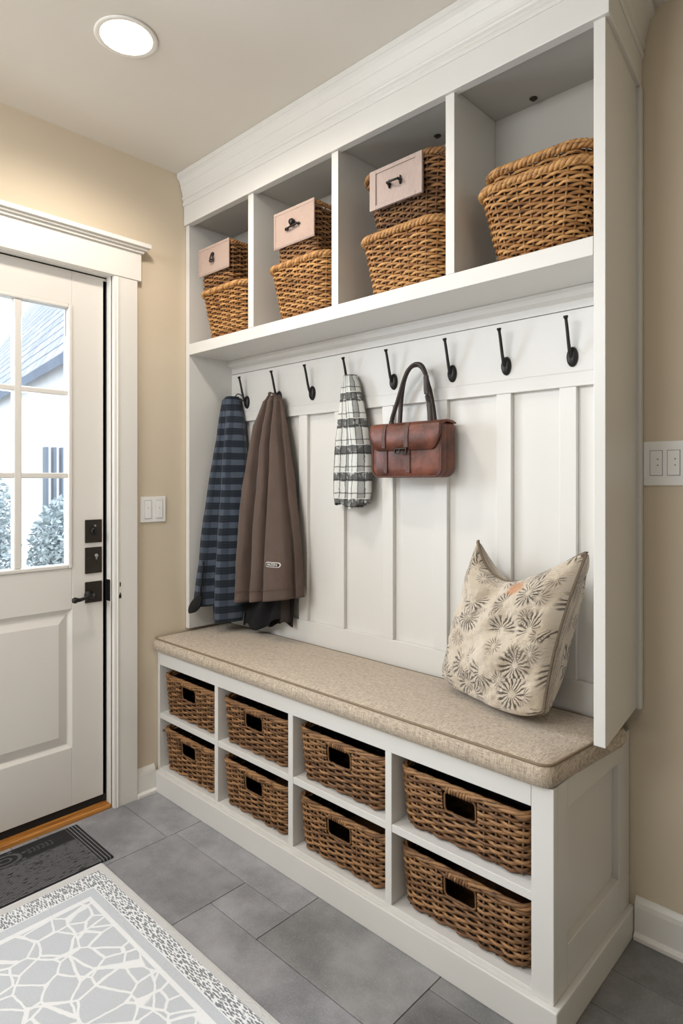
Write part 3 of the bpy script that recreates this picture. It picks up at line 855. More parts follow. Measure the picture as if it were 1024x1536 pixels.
# basket nested in the big one, its rim showing above
tub_basket(1.507, -.214, 1.8205, .142, .086, .213, 'golden wicker basket nested inside the large one in the rightmost cubby, rim showing above', 44, G1, 'seagrass', taper=.040, r=.06)

# ================================================================= GARMENTS
def resample(P, n):
    P = [Vector(p) for p in P]; m = len(P); d = [0]
    for i in range(m): d.append(d[-1]+(P[(i+1) % m]-P[i]).length)
    T = d[-1]; out = []; j = 0
    for k in range(n):
        s = T*k/n
        while d[j+1] < s: j += 1
        t = (s-d[j])/max(1e-9, d[j+1]-d[j]); out.append(P[j].lerp(P[(j+1) % m], t))
    return out
def drape(levels, n=120, per=14, m=60, wr=.0, seed=0, name='cloth', zoff=None):
    """loft closed XY outlines [(z, [(x, y), ...])]; outlines share point counts; the hem may slope by zoff(x, y)"""
    rng = random.Random(seed); L = []
    for z, pts in levels:
        c = catmull([(x, y, 0) for x, y in pts], per, True); L.append((z, c))
    mb = MB(); uv = []; rings = []
    zs = [l[0] for l in L]
    for k in range(m+1):
        f = k/m*(len(L)-1); i = min(len(L)-2, int(f)); t = f-i
        cp = lambda a: L[max(0, min(len(L)-1, a))]
        z = cp(i)[0]*(1-t)+cp(i+1)[0]*t
        ring = []
        N = len(L[0][1])
        for q in range(N):
            a, b, c, d = cp(i-1)[1][q], cp(i)[1][q], cp(i+1)[1][q], cp(i+2)[1][q]
            p = .5*((2*b)+(c-a)*t+(2*a-5*b+4*c-d)*t*t+(3*b-a-3*c+d)*t**3)
            zz = z
            if zoff: zz = z+zoff(p.x, p.y)*(k/m)**6
            nv = noise.noise_vector(Vector((p.x*16+seed*7, p.y*16, z*5)))+noise.noise_vector(Vector((p.x*42, p.y*42+seed, z*14)))*.4
            e = wr*min(1, 6*k/m)
            ring.append((p.x+nv.x*e, min(-.1275, p.y+nv.y*e), zz))
        rings.append(ring)
    per_l = []
    idx = mb.loop_skin(rings, cap1=False)
    # uv: along outline (metres) and height
    big = rings[-1]; acc = [0]
    for q in range(1, len(big)): acc.append(acc[-1]+math.dist(big[q], big[q-1]))
    mb.uv = []
    for ring in rings:
        for q, p in enumerate(ring): mb.uv.append((acc[q], p[2]))
    return mb
def solid(o, th=.004):
    s = o.modifiers.new('Solidify', 'SOLIDIFY'); s.thickness = th; s.offset = -1; return o

# navy plaid coat
lv = [
 (1.577, [(0.054, -.150), (0.051, -.168), (0.059, -.180), (0.071, -.186), (0.083, -.186), (0.095, -.180), (0.103, -.168), (0.105, -.150), (0.097, -.138), (0.081, -.132), (0.065, -.132), (0.053, -.140)]),
 (1.560, [(0.042, -.150), (0.046, -.178), (0.053, -.195), (0.071, -.203), (0.087, -.203), (0.103, -.194), (0.113, -.175), (0.117, -.150), (0.107, -.134), (0.083, -.1285), (0.057, -.1285), (0.046, -.136)]),
 (1.45, [(.045, -.150), (.048, -.195), (.060, -.222), (.085, -.225), (.098, -.212), (.122, -.222), (.142, -.195), (.152, -.160), (.140, -.134), (.105, -.1285), (.070, -.1285), (.048, -.135)]),
 (1.18, [(.042, -.155), (.043, -.225), (.056, -.268), (.090, -.272), (.112, -.245), (.145, -.262), (.172, -.232), (.188, -.180), (.172, -.138), (.125, -.1285), (.075, -.1285), (.046, -.136)]),
 (.92, [(.040, -.160), (.041, -.255), (.052, -.306), (.092, -.310), (.116, -.268), (.160, -.294), (.194, -.252), (.203, -.195), (.186, -.140), (.135, -.1285), (.078, -.1285), (.044, -.137)]),
 (.69, [(.040, -.165), (.041, -.275), (.050, -.332), (.100, -.338), (.128, -.285), (.170, -.312), (.206, -.262), (.210, -.205), (.190, -.142), (.140, -.1285), (.080, -.1285), (.044, -.138)]),
]
mb = drape(lv, per=12, m=100, wr=.005, zoff=lambda x, y: (.028 if x < .125 else -.030) if y < -.2 else 0)
coat = mb.build('plaid_coat', M['navy_plaid'], None, smooth=True)
coat['seed'] = 1
solid(coat); del coat['seed']
tag(coat, 'long navy and grey plaid coat hanging in the corner nearest the door', 'coat')
m = MB().tube(catmull([(.094, -.155, 1.574), (.104, -.150, 1.588), (.122, -.143, 1.580), (.135, -.138, 1.566), (.128, -.135, 1.556), (.108, -.140, 1.568)], 6, True), .0022, 7, closed=True)
m.build('hanging_loop', M['black_cloth'], coat, smooth=True)

# brown fleece jacket: three deep folds in front
hm = [
 (1.556, [(.315, -.156), (.318, -.166), (.326, -.176), (.334, -.178), (.340, -.17), (.347, -.178), (.356, -.178), (.362, -.168), (.368, -.172), (.374, -.17), (.378, -.176), (.381, -.164), (.382, -.154), (.372, -.151), (.350, -.151), (.325, -.151)]),
 (1.535, [(.300, -.156), (.302, -.172), (.312, -.188), (.326, -.191), (.336, -.172), (.347, -.194), (.360, -.192), (.367, -.172), (.376, -.186), (.386, -.18), (.388, -.166), (.395, -.164), (.397, -.154), (.384, -.151), (.350, -.151), (.312, -.151)]),
 (1.44, [(.268, -.156), (.266, -.185), (.280, -.21), (.306, -.212), (.328, -.168), (.346, -.216), (.368, -.214), (.378, -.168), (.390, -.208), (.408, -.198), (.410, -.17), (.420, -.172), (.425, -.156), (.404, -.151), (.350, -.151), (.285, -.151)]),
 (1.20, [(.238, -.158), (.230, -.195), (.244, -.232), (.284, -.238), (.318, -.176), (.336, -.24), (.376, -.24), (.388, -.176), (.402, -.234), (.452, -.220), (.456, -.184), (.469, -.186), (.476, -.158), (.440, -.151), (.350, -.151), (.262, -.151)]),
 (.96, [(.224, -.161), (.212, -.202), (.228, -.248), (.278, -.256), (.308, -.176), (.332, -.258), (.380, -.258), (.392, -.176), (.410, -.26), (.492, -.240), (.497, -.190), (.509, -.194), (.512, -.161), (.464, -.151), (.350, -.151), (.246, -.151)]),
 (.768, [(.218, -.162), (.204, -.205), (.218, -.254), (.272, -.264), (.302, -.176), (.328, -.266), (.380, -.266), (.394, -.176), (.414, -.272), (.507, -.250), (.511, -.192), (.525, -.198), (.532, -.164), (.474, -.151), (.350, -.151), (.240, -.151)]),
]
mb = drape(hm, per=14, m=110, wr=.0045, zoff=lambda x, y: (x-.40)*.16)
jk = mb.build('fleece_jacket', M['brown_fleece'], None, smooth=True); solid(jk)
tag(jk, 'brown fleece jacket with small white badge hanging beside the plaid coat', 'jacket')
# hem seam: thin ridge following the hem outline
hem = catmull([(x, y, 0) for x, y in hm[-1][1]], 14, True)
def hemline(off, dz, a=14*1, b=14*12):
    return [(.36+(p.x-.36)*1.004, -.195+(p.y+.195)*1.012-.0006, .768+dz+(p.x-.40)*.155) for p in hem[a:b]]
m = MB().tube(hemline(0, .042), .0011, 6); m.build('hem_seam', M['brown_fleece'], jk, smooth=True)
# hood/hanging tab at the neck
m = MB().tube(catmull([(.334, -.165, 1.548), (.336, -.176, 1.561), (.352, -.176, 1.565), (.362, -.166, 1.558), (.364, -.152, 1.548)], 5), [.005+.002*math.sin(i) for i in range(21)], 8)
m.build('collar_fold', M['brown_fleece'], jk, smooth=True)
# badge: outlined pill with tiny lettering
def text_mesh(txt, size):
    c = bpy.data.curves.new('t', 'FONT'); c.body = txt; c.size = size; c.align_x = 'CENTER'; c.align_y = 'CENTER'; c.extrude = .0004
    o = bpy.data.objects.new('t', c); COL.objects.link(o)
    bpy.context.view_layer.update()
    me = bpy.data.meshes.new_from_object(o.evaluated_get(bpy.context.evaluated_depsgraph_get()))
    bpy.data.objects.remove(o); return me
M['badge'] = paint('badge_white', rgb(226, 222, 216), .7, .02, 0)
M['badge_dark'] = paint('badge_dark', rgb(58, 46, 40), .8, .05, 0)
from mathutils.bvhtree import BVHTree
bvh = BVHTree.FromPolygons([v.co.copy() for v in jk.data.vertices], [tuple(p.vertices) for p in jk.data.polygons])
def on_cloth(x, z, off):
    h = bvh.ray_cast(Vector((x, -.6, z)), Vector((0, 1, 0)))
    return Vector((x, (h[0].y if h[0] else -.25)-off, z))
bcx, bcz = .462, .912
def pill(hw, hh, off, n=8):
    out = []
    for s, a0 in ((1, -PI/2), (-1, PI/2)):
        for k in range(n+1): a = a0+PI*k/n; out.append(on_cloth(bcx+s*(hw-hh)+hh*math.cos(a), bcz+hh*math.sin(a), off))
    return out
def strip(hw, hh, off, depth):
    """a lozenge-ended patch that follows the cloth"""
    m = MB(); n = 24; rings = []
    for k in range(n+1):
        t = -1+2*k/n; x = bcx+t*hw; e = max(0, abs(t)*hw-(hw-hh)); h = math.sqrt(max(1e-8, hh*hh-e*e))+.0003
        a, b = on_cloth(x, bcz-h, off), on_cloth(x, bcz+h, off)
        y = min(a.y, b.y)
        rings.append([(x, y, bcz-h), (x, y, bcz+h), (x, y+depth, bcz+h), (x, y+depth, bcz-h)])
    m.loop_skin(rings); return m
bd = strip(.032, .0090, .0022, .006).build('badge', M['badge'], jk)
sub_parent(strip(.0298, .0068, .0030, .003).build('badge_field', M['badge_dark'], None), bd)
me = text_mesh('HAZEN', .0135); me.materials.append(M['badge'])
for v in me.vertices:
    p = on_cloth(bcx+v.co.x, bcz, .0040+v.co.z); v.co = Vector((p.x, p.y, bcz+v.co.y))
o = bpy.data.objects.new('badge_lettering', me); COL.objects.link(o); sub_parent(o, bd)

# black garment hanging behind the jacket, its ragged hem showing below
bk = [
 (1.40, [(.300, -.138), (.304, -.143), (.320, -.145), (.345, -.144), (.365, -.145), (.382, -.143), (.386, -.138), (.345, -.1285)]),
 (1.10, [(.225, -.138), (.235, -.143), (.290, -.146), (.340, -.144), (.390, -.146), (.440, -.143), (.450, -.138), (.340, -.1285)]),
 (.82, [(.190, -.140), (.204, -.145), (.285, -.148), (.335, -.145), (.380, -.148), (.440, -.145), (.452, -.140), (.335, -.1285)]),
 (.740, [(.176, -.144), (.198, -.168), (.282, -.185), (.332, -.160), (.374, -.180), (.430, -.165), (.448, -.145), (.332, -.1285)]),
 (.668, [(.170, -.146), (.195, -.190), (.280, -.212), (.330, -.172), (.372, -.205), (.420, -.180), (.445, -.148), (.330, -.1285)]),
]
mb = drape(bk, per=12, m=70, wr=.003, zoff=lambda x, y: -.012+.035*max(0, math.sin((x-.36)*34)) if x > .34 else -.026+.010*math.sin(x*60))
bj = mb.build('black_jacket', M['black_cloth'], None, smooth=True); solid(bj)
tag(bj, 'black garment hanging behind the brown fleece jacket, its hem showing below', 'jacket')
m = MB(); rings = []
for z, s in ((.80, .7), (.74, .9), (.70, 1.0), (.682, 1.05), (.680, .9)):
    rings.append([(.424+.024*s*math.cos(2*PI*k/18), -.166+.017*s*math.sin(2*PI*k/18), z+.004*math.sin(k)) for k in range(18)])
m.loop_skin(rings); m.build('sleeve_cuff', M['cuff'], bj, smooth=True, label='dark brown sleeve cuff at the right of the hem')

# small black mitten-like pouch on a cord at the left of the coat
gl = MB(); rings = []
for k in range(13):
    t = k/12; z = .690+.074*t; r = math.sin(PI*(t*.86+.10))**.6
    cx = .070+.035*t; cy = -.352+.012*t
    rings.append([(cx+.041*r*math.cos(2*PI*q/20)*(1-.25*t)+.004*math.sin(3*q), cy+.015*r*math.sin(2*PI*q/20), z+.006*math.cos(2*PI*q/20)*(1-t)) for q in range(20)])
gl.loop_skin(rings)
g_ = gl.build('glove', M['black_cloth'], None, smooth=True)
ss = g_.modifiers.new('Subsurf', 'SUBSURF'); ss.levels = 1; ss.render_levels = 1
tag(g_, 'small black glove hanging in front of the navy plaid coat, lower left', 'glove')
MB().tube(catmull([(.106, -.339, .756), (.112, -.337, .80), (.112, -.330, .85), (.108, -.322, .90)], 6), .0035, 8).build('cord', M['black_cloth'], g_, smooth=True)

# scarf
sl = [
 (1.592, [(.722, -.140), (.722, -.156), (.732, -.165), (.742, -.168), (.752, -.168), (.764, -.163), (.770, -.152), (.768, -.138), (.752, -.131), (.735, -.131)]),
 (1.565, [(.720, -.140), (.720, -.162), (.733, -.176), (.746, -.171), (.758, -.178), (.780, -.172), (.788, -.155), (.784, -.138), (.760, -.1295), (.735, -.1295)]),
 (1.45, [(.708, -.142), (.706, -.168), (.725, -.186), (.752, -.176), (.778, -.190), (.806, -.178), (.818, -.156), (.810, -.139), (.766, -.1295), (.730, -.1295)]),
 (1.30, [(.694, -.142), (.690, -.168), (.714, -.188), (.752, -.178), (.788, -.194), (.824, -.180), (.842, -.156), (.832, -.139), (.766, -.1295), (.720, -.1295)]),
 (1.19, [(.686, -.142), (.682, -.166), (.706, -.186), (.748, -.176), (.790, -.192), (.828, -.178), (.848, -.156), (.836, -.139), (.764, -.1295), (.715, -.1295)]),
 (1.138, [(.690, -.142), (.688, -.162), (.706, -.182), (.744, -.172), (.784, -.186), (.818, -.172), (.836, -.154), (.824, -.139), (.758, -.1295), (.715, -.1295)]),
]
mb = drape(sl, per=12, m=90, wr=.005, zoff=lambda x, y: .010*math.sin(x*55)-.004)
sc_ = mb.build('plaid_scarf', M['scarf'], None, smooth=True); solid(sc_, .003)
tag(sc_, 'black and white plaid scarf hanging from the fourth hook', 'scarf')

# ================================================================= HANDBAG
bag = thing('leather_handbag', 'chestnut leather handbag with flap and dark looped handle hanging on the panelled back', 'handbag', (1.03, -.165, 1.236))
bx0, bx1, bz0, bz1, by0, by1 = .897, 1.168, 1.234, 1.398, -.205, -.1295
def rr(x0, x1, z0, z1, r, y, n=6, rt=None):
    out = []
    for cx, cz, a0, q in ((x1-r, z0+r, -PI/2, r), (x1-(rt or r), z1-(rt or r), 0, rt or r), (x0+(rt or r), z1-(rt or r), PI/2, rt or r), (x0+r, z0+r, PI, r)):
        for k in range(n+1): a = a0+PI/2*k/n; out.append((cx+q*math.cos(a), y, cz+q*math.sin(a)))
    return out
m = MB(); rings = []
for ins, y in ((.006, by1), (0, by1-.004), (-.002, by1-.020), (.001, -.165), (-.001, -.172), (.002, -.176), (0, -.182), (0, by0+.005), (.005, by0), (.03, by0-.003)):
    rings.append(rr(bx0+ins, bx1-ins, bz0+ins, bz1-ins*.5, .026, y, 6, .010))
m.loop_skin(rings); m.build('bag_body', M['leather'], bag, smooth=True)
# piping on the front edge
m = MB(); m.tube(rr(bx0+.001, bx1-.001, bz0+.001, bz1, .026, by0+.001, 6, .010), .0032, 8, closed=True, up=Vector((0, 1, 0))); m.build('edge_piping', M['leather_dark'], bag, smooth=True)
# flap
m = MB(); rings = []
cols = 25
def flap_z(u):       # lower edge, dipping a little in the middle and rounded at the ends
    e = min(u, 1-u)
    return 1.318+(.045*(1-(e/.12))**2 if e < .12 else 0)
for k in range(cols+1):
    u = k/cols; x = bx0-.003+(bx1-bx0+.006)*u; zb = flap_z(u); bow = .004*math.sin(PI*u)
    P = [(by1+.0, bz1+.003), (-.150, bz1+.009), (-.180, bz1+.010), (by0-.002, bz1+.004), (by0-.009-bow*.3, bz1-.008), (by0-.011-bow, (zb+bz1)/2), (by0-.010-bow, zb), (by0-.006-bow, zb-.001), (by0-.006-bow*.8, (zb+bz1)/2), (by0+.000, bz1-.006), (-.180, bz1+.004), (by1, bz1-.001)]
    rings.append([(x, y, z) for y, z in P])
m.loop_skin(rings); fl_ = m.build('flap', M['leather'], bag, smooth=True)
for xc, w in ((.957, .007), (1.047, .008)):
    m = MB(); P = [(by0-.006, bz1+.004), (by0-.0135, bz1-.012), (by0-.0175, 1.36), (by0-.0165, 1.325)]
    m.loop_skin([[(xc-w, y-.0, z), (xc+w, y, z), (xc+w, y+.004, z), (xc-w, y+.004, z)] for y, z in P])
    m.box(xc-w, xc+w, by0-.0065, by0, bz0+.012, 1.322)
    m.build('strap', M['leather_dark'], bag, bevel=.001)
m = MB(); zc = 1.314
for (a, b, c, d) in ((1.006, 1.054, zc-.008, zc-.004), (1.006, 1.054, zc+.006, zc+.010), (1.006, 1.010, zc-.004, zc+.006), (1.050, 1.054, zc-.004, zc+.006)): m.box(a, b, by0-.023, by0-.016, c, d)
m.box(1.024, 1.028, by0-.022, by0-.017, zc-.004, zc+.006)
m.build('buckle', M['bronze'], bag, bevel=.001)
hp = catmull([(.966, by0+.012, 1.395), (.972, by0+.012, 1.425), (.992, -.190, 1.480), (1.016, -.186, 1.548), (1.038, -.183, 1.580), (1.060, -.180, 1.588), (1.080, -.180, 1.578), (1.094, -.180, 1.545), (1.096, -.180, 1.500), (1.108, -.182, 1.450), (1.114, -.185, 1.395)], 6)
m = MB().tube(hp, .0062, 10, flat=1.5); m.build('handle', M['strap'], bag, smooth=True)
hp = catmull([(.962, -.143, 1.398), (.965, -.143, 1.44), (.975, -.150, 1.495), (.992, -.160, 1.54), (1.018, -.172, 1.572), (1.044, -.176, 1.584), (1.066, -.172, 1.580), (1.082, -.164, 1.55), (1.090, -.152, 1.50), (1.098, -.145, 1.44), (1.102, -.143, 1.398)], 6)
m = MB().tube(hp, .0058, 10, flat=1.4); m.build('handle', M['strap'], bag, smooth=True)

# ================================================================= PILLOW
BLc, BRc, TLc, TRc = Vector((1.178, -.215, .640)), Vector((1.545, -.335, .640)), Vector((1.283, -.188, 1.050)), Vector((1.618, -.238, 1.045))
nrm = (BRc-BLc).cross(TLc-BLc).normalized()
if nrm.y > 0: nrm = -nrm
N = 120
def pil(u, v, side):
    def pin(t): return max(0, 4*t*(1-t))
    # seam outline: sides bowed in a little, corners pulled out into ears at the top, top edge chopped
    uu = u+(.5-u)*.09*pin(v)*abs(2*u-1)**2
    vv = v-.245*pin(max(0,u)**.76)**1.25*v**2.4
    if v < .5: vv += .05*(1-2*v)*(abs(2*u-1)**6)
    p = BLc.lerp(BRc, uu).lerp(TLc.lerp(TRc, uu), vv)
    a = pin(u)**.36*pin(v)**.36
    d = (.078 if side > 0 else .128)*a
    w = (.006*math.sin(u*11+v*6)+.005*math.sin(v*17-u*8+1)+.003*math.sin(u*31)*math.sin(v*27))*a
    cr = math.exp(-((u-.40)/.085)**2)*max(0, (v-.35)/.65)**1.2*.050*a      # crease down from the chop
    q = p+nrm*(side*(d-cr)+w)
    nz = noise.noise(q*55)*.0035+noise.noise(q*110+Vector((3, 1, 7)))*.0022+noise.noise(q*18)*.005
    q += nrm*(side*nz*min(1, a*1.6))
    q.z -= .045*a*(1-v)**3
    q.z = max(q.z, .6165+.004*(1-a)); q.y = min(q.y, -.1275); q.x = min(q.x, 1.648)
    return q
mb = MB(); idx = {}; mb.uv = []
for side in (1, -1):
    for i in range(N+1):
        for j in range(N+1):
            u, v = i/N, j/N
            border = i in (0, N) or j in (0, N)
            if side == -1 and border: idx[(side, i, j)] = idx[(1, i, j)]; continue
            idx[(side, i, j)] = mb.vert(pil(u, v, side)); mb.uv.append((u+(1.3 if side < 0 else 0), v))
    for i in range(N):
        for j in range(N):
            q = [idx[(side, i, j)], idx[(side, i+1, j)], idx[(side, i+1, j+1)], idx[(side, i, j+1)]]
            mb.face(q if side > 0 else q[::-1])
pl_ = mb.build('throw_pillow', M['pillow'], None, smooth=True)
tag(pl_, 'square fluffy beige throw pillow with brown dandelion print leaning on the cushion', 'pillow')
edge = [pil(i/N, 0, 1) for i in range(N)]+[pil(1, j/N, 1) for j in range(N)]+[pil(1-i/N, 1, 1) for i in range(N)]+[pil(0, 1-j/N, 1) for j in range(N)]
MB().tube(edge, .0042, 8, closed=True).build('piping', M['pillow_pipe'], pl_, smooth=True)

# ================================================================= SWITCHES
def switch(name, label, face, a0, a1, z0, z1, rockers, kind):
    """face 'x': on the left wall (x = 0); 'y': on the back wall"""
    def bx(m, p0, p1, d0, d1, q0, q1):
        if face == 'x': m.box(d0, d1, p0, p1, q0, q1)
        else: m.box(p0, p1, -d1, -d0, q0, q1)
        return m
    c = ((a0+a1)/2, (z0+z1)/2)
    root = thing(name, label, 'light switch', (0, c[0], c[1]) if face == 'x' else (c[0], 0, c[1]))
    bx(MB(), a0, a1, .0, .006, z0, z1).build('switch_plate', M['plastic'], root, bevel=.002, seg=3)
    for (p0, p1, q0, q1) in rockers:
        bx(MB(), p0-.0012, p1+.0012, .004, .0064, q0-.0012, q1+.0012).build('rocker_gap', M['slat'], root)
        rk = bx(MB(), p0, p1, .005, .0085, q0, q1).build('rocker', M['plastic'], root, bevel=.0012)
        pc = (p0+p1)/2+(.004 if kind == 'y' else 0); qc = (q0+q1)/2
        m = MB()
        for dz in ((.010, -.006) if face == 'y' else (.006,)): bx(m, pc-.0016, pc+.0016, .008, .0089, qc+dz-.0016, qc+dz+.0016)
        sub_parent(m.build('indicator', M['slat'], None), rk)
    return root
switch('light_switch', 'white two-rocker light switch on beige wall between the door and the bench', 'x', -.541, -.432, 1.060, 1.160, [(-.523, -.496, 1.075, 1.145), (-.474, -.447, 1.075, 1.145)], 'x')
switch('light_switch', 'white two-rocker light switch on the wall right of the tall cabinet', 'y', 1.674, 1.785, 1.209, 1.325, [(1.692, 1.721, 1.236, 1.300), (1.734, 1.763, 1.236, 1.300)], 'y')

# ================================================================= DOWNLIGHT
dl = thing('recessed_downlight', 'round lit recessed downlight in the ceiling', 'ceiling light', (.588, -.904, H))
MB().lathe([(.068, -.001), (.085, -.001), (.086, -.004), (.080, -.006), (.070, -.004)], (.588, -.904, H), 'z', 40).build('trim_ring', M['trimwhite'], dl, smooth=True)
MB().lathe([(.0, -.0045), (.070, -.0045), (.070, -.002), (0, -.002)], (.588, -.904, H), 'z', 40).build('lens', M['lamp'], dl)

# ================================================================= RUG AND MAT
RX0, RX1, RY0, RY1 = .312, 2.10, -2.05, -.842
M['rug'] = m_rug(RX0, RY0, RX1, RY1)
rg = MB(); rg.loop_skin([rquad([(RX0, RY0), (RX1, RY0), (RX1, RY1), (RX0, RY1)], i, [.006]*4, z, 3) for i, z in ((0, .0005), (0, .005), (.003, .008), (.010, .009))])
rug = rg.build('area_rug', M['rug'], None); tag(rug, 'pale grey rug with white crackle pattern and speckled border on slate floor', 'rug')
mt = MB(); mt.loop_skin([rquad([(.030, -1.50), (.306, -1.50), (.306, -.800), (.030, -.800)], i, [.004]*4, z, 3) for i, z in ((0, .0005), (0, .005), (.004, .0075))])
mat_ = mt.build('doormat', M['mat'], None); tag(mat_, 'black ribbed doormat between the wooden door sill and the grey rug', 'doormat')
# faded grey print on the plain band: a block of lettering and a round emblem
m = MB(); rng = random.Random(4)
ly = -.905
for i in range(6):
    wv = rng.uniform(.009, .014); m.box(.066, .070, ly-wv, ly, .0070, .0078); m.box(.090, .094, ly-wv, ly, .0070, .0078); m.box(.066, .094, ly-.0035, ly, .0070, .0078)
    if i % 2: m.box(.078, .082, ly-wv, ly, .0070, .0078)
    ly -= wv+.004
m.build('print', M['matmark'], mat_)
m = MB(); c_ = (.085, -1.055)
for r0, r1 in ((.026, .034), (.010, .015)):
    P0 = [(c_[0]+r0*math.cos(2*PI*k/24), c_[1]+1.5*r0*math.sin(2*PI*k/24)) for k in range(24)]; P1 = [(c_[0]+r1*math.cos(2*PI*k/24), c_[1]+1.5*r1*math.sin(2*PI*k/24)) for k in range(24)]
    a = [m.vert((x, y, .0079)) for x, y in P0]; b = [m.vert((x, y, .0079)) for x, y in P1]
    for k in range(24): j = (k+1) % 24; m.face((a[k], b[k], b[j], a[j]))
for k in range(7): a = 2*PI*k/7; m.box(c_[0]+.045*math.cos(a)-.004, c_[0]+.045*math.cos(a)+.004, c_[1]+.062*math.sin(a)-.006, c_[1]+.062*math.sin(a)+.006, .0070, .0078)
m.build('print', M['matmark'], mat_)

# ================================================================= OUTSIDE THE DOOR
gr = MB().box(-14, -.14, -9, 9, -.30, -.20).build('ground', M['paving']); struct(gr)
# neighbouring house: long wall under a shingled roof
hd = Vector((-1.251, .1925)).normalized(); hn = Vector((-hd.y, hd.x))      # along the eave / towards the viewer's side
if hn.y > 0: hn = -hn
house = thing('neighbour_house', 'pale neighbouring house with shingled roof seen through the door glass', 'house', (-6, 1.6, -.2))
E0 = Vector((-4.6, .98)); s0, s1 = -1.2, 9.0; ez = 2.44
def hp_(s, n, z): q = E0+hd*s+hn*n; return (q.x, q.y, z)
m = MB(); a = [m.vert(hp_(s, n, z)) for s, n, z in ((s0, 0, -.2), (s1, 0, -.2), (s1, 0, ez+.05), (s0, 0, ez+.05), (s0, -4, -.2), (s1, -4, -.2), (s1, -4, ez+.05), (s0, -4, ez+.05))]
for q in ((0, 1, 2, 3), (4, 7, 6, 5), (0, 3, 7, 4), (1, 5, 6, 2)): m.face([a[i] for i in q])
m.build('house_wall', M['stucco'], house)
m = MB(); P = [(s0-.3, .12, ez), (s1, .12, ez), (s1, -3.0, ez+5.4), (s0-.3, -3.0, ez+5.4)]
a = [m.vert(hp_(*q)) for q in P]; b = [m.vert(hp_(q[0], q[1], q[2]-.10)) for q in P]
m.face(a); m.face(b[::-1])
for i in range(4): j = (i+1) % 4; m.face((a[i], b[i], b[j], a[j]))
uvq = [(0, 0), (s1-s0, 0), (s1-s0, 6.2), (0, 6.2)]; m.uv = uvq+uvq
m.build('roof', M['shingle'], house)
for k, yy in enumerate((.285, .350, .415)):
    o = MB().box(-3.06, -3.0, yy-.011, yy+.013, -.20, 1.50).build('fence_slat', M['slat'], None)
    tag(o, ('left', 'middle', 'right')[k]+'most grey slat outside, seen through the middle pane of the door' if k != 1 else 'middle one of three grey slats outside, seen through the door glass', 'fence slat', 'grey slats outside the door')
def shrub(cx, cy, rx_, ry_, rz, cz, n, label, seed):
    rng = random.Random(seed); m = MB()
    for i in range(n):
        a, b = rng.uniform(0, 2*PI), math.acos(rng.uniform(-1, 1)); r = rng.random()**.4
        p = Vector((cx+rx_*r*math.sin(b)*math.cos(a), cy+ry_*r*math.sin(b)*math.sin(a), cz+rz*r*math.cos(b)))
        d = Vector((rng.gauss(0, 1), rng.gauss(0, 1), rng.gauss(0, .6))).normalized(); e = d.orthogonal().normalized(); L = rng.uniform(.014, .032)
        v = [m.vert(p-d*L), m.vert(p+e*L*.45), m.vert(p+d*L), m.vert(p-e*L*.45)]; m.face(v)
    o = m.build('shrub', M['leaf'], None, recalc=False); tag(o, label, 'shrub')
    st = MB()
    for k in range(5):
        a = 2*PI*k/5; st.tube([(cx, cy, -.21), (cx+.1*math.cos(a), cy+.1*math.sin(a), cz*.6), (cx+rx_*.5*math.cos(a), cy+ry_*.5*math.sin(a), cz+rz*.3)], .012, 6)
    st.build('stem', M['slat'], o)
shrub(-2.5, .24, .30, .27, .50, .62, 5200, 'leafy shrub outside, low in the right-hand glass pane', 3)
shrub(-2.7, -.30, .30, .26, .75, .62, 4600, 'taller leafy shrub outside, in the left-hand glass panes', 5)

# ================================================================= LIGHT
w = bpy.data.worlds.new('sky'); SC.world = w; w.use_nodes = True
bg = w.node_tree.nodes['Background']; bg.inputs[0].default_value = (.86, .93, 1.0, 1); bg.inputs[1].default_value = 3.2

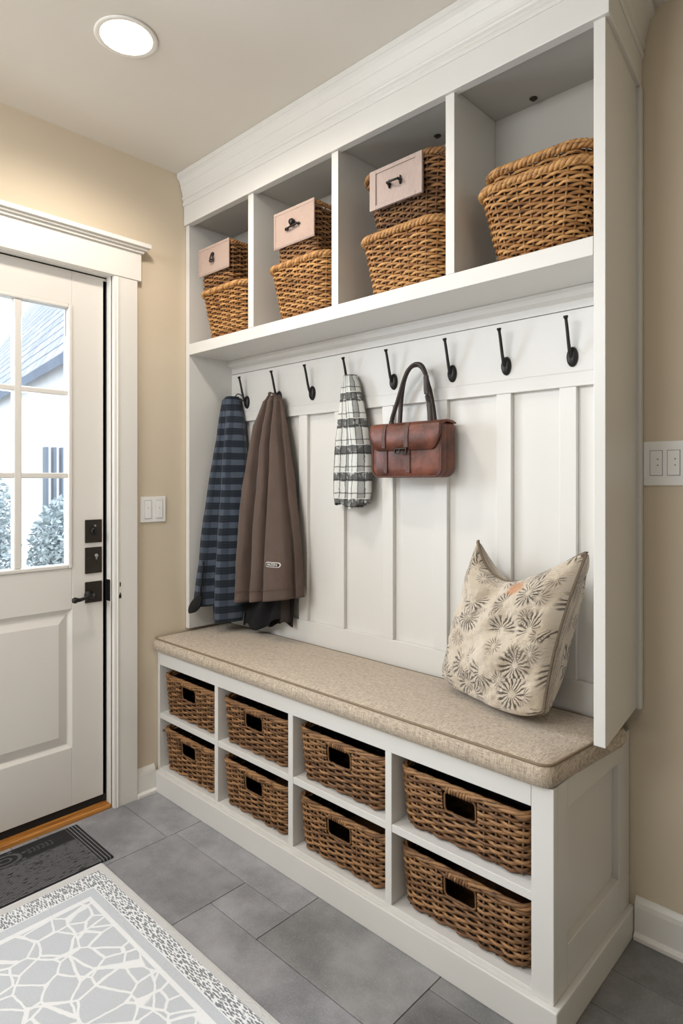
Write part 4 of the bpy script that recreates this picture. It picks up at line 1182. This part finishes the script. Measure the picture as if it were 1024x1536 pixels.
def area(name, loc, target, size, power, color, sy=None, spread=180):
    d = bpy.data.lights.new(name, 'AREA'); d.energy = power; d.color = color; d.size = size
    if sy: d.shape = 'RECTANGLE'; d.size_y = sy
    d.spread = math.radians(spread)
    o = bpy.data.objects.new(name, d); COL.objects.link(o); o.location = loc
    o.rotation_euler = (Vector(target)-Vector(loc)).to_track_quat('-Z', 'Y').to_euler(); return o
def spot(name, loc, power, color, ang=130, blend=.6, rad=.06, target=None):
    d = bpy.data.lights.new(name, 'SPOT'); d.energy = power; d.color = color; d.spot_size = math.radians(ang); d.spot_blend = blend; d.shadow_soft_size = rad
    o = bpy.data.objects.new(name, d); COL.objects.link(o); o.location = loc
    if target: o.rotation_euler = (Vector(target)-Vector(loc)).to_track_quat('-Z', 'Y').to_euler()
    return o
warm = (1.0, .91, .81)
spot('downlight_lamp', (.588, -.904, H-.02), 32, warm, 168, .5, .07)
spot('unseen_ceiling_spot', (.60, -2.6, H-.02), 20, (1, .98, .95), 168, .5, .07)
spot('unseen_ceiling_spot', (2.5, -1.05, H-.02), 6, (1, .95, .87), 168, .5, .07)  # added fill for the right wall and end panel, no known fixture
area('added_soft_key', (.7, -3.0, 2.25), (.8, -.4, .55), 1.9, 56, (.90, .95, 1.0), .8)  # soft key light added behind the camera; no window is built there
area('added_ceiling_fill', (1.3, -2.6, .9), (1.0, -1.6, H), 1.6, 13, (1, .99, .97))  # unseen upward fill, added to brighten the ceiling
area('door_daylight', (-.35, -1.07, 1.45), (1.2, -1.2, .0), .55, 44, (.74, .86, 1.0), .9)

# ================================================================= CAMERA
cam = bpy.data.cameras.new('camera'); co = bpy.data.objects.new('camera', cam); COL.objects.link(co)
co.location = (2.238, -1.768, 1.22); co.rotation_euler = (PI/2, 0, math.radians(43.44))
cam.sensor_fit = 'VERTICAL'; cam.sensor_height = 36; cam.lens = 940.2/1536*36
cam.shift_y = (722-768)/1536; cam.clip_start = .02
SC.camera = co
SC.view_settings.view_transform = 'Standard'; SC.view_settings.look = 'None'; SC.view_settings.exposure = 0
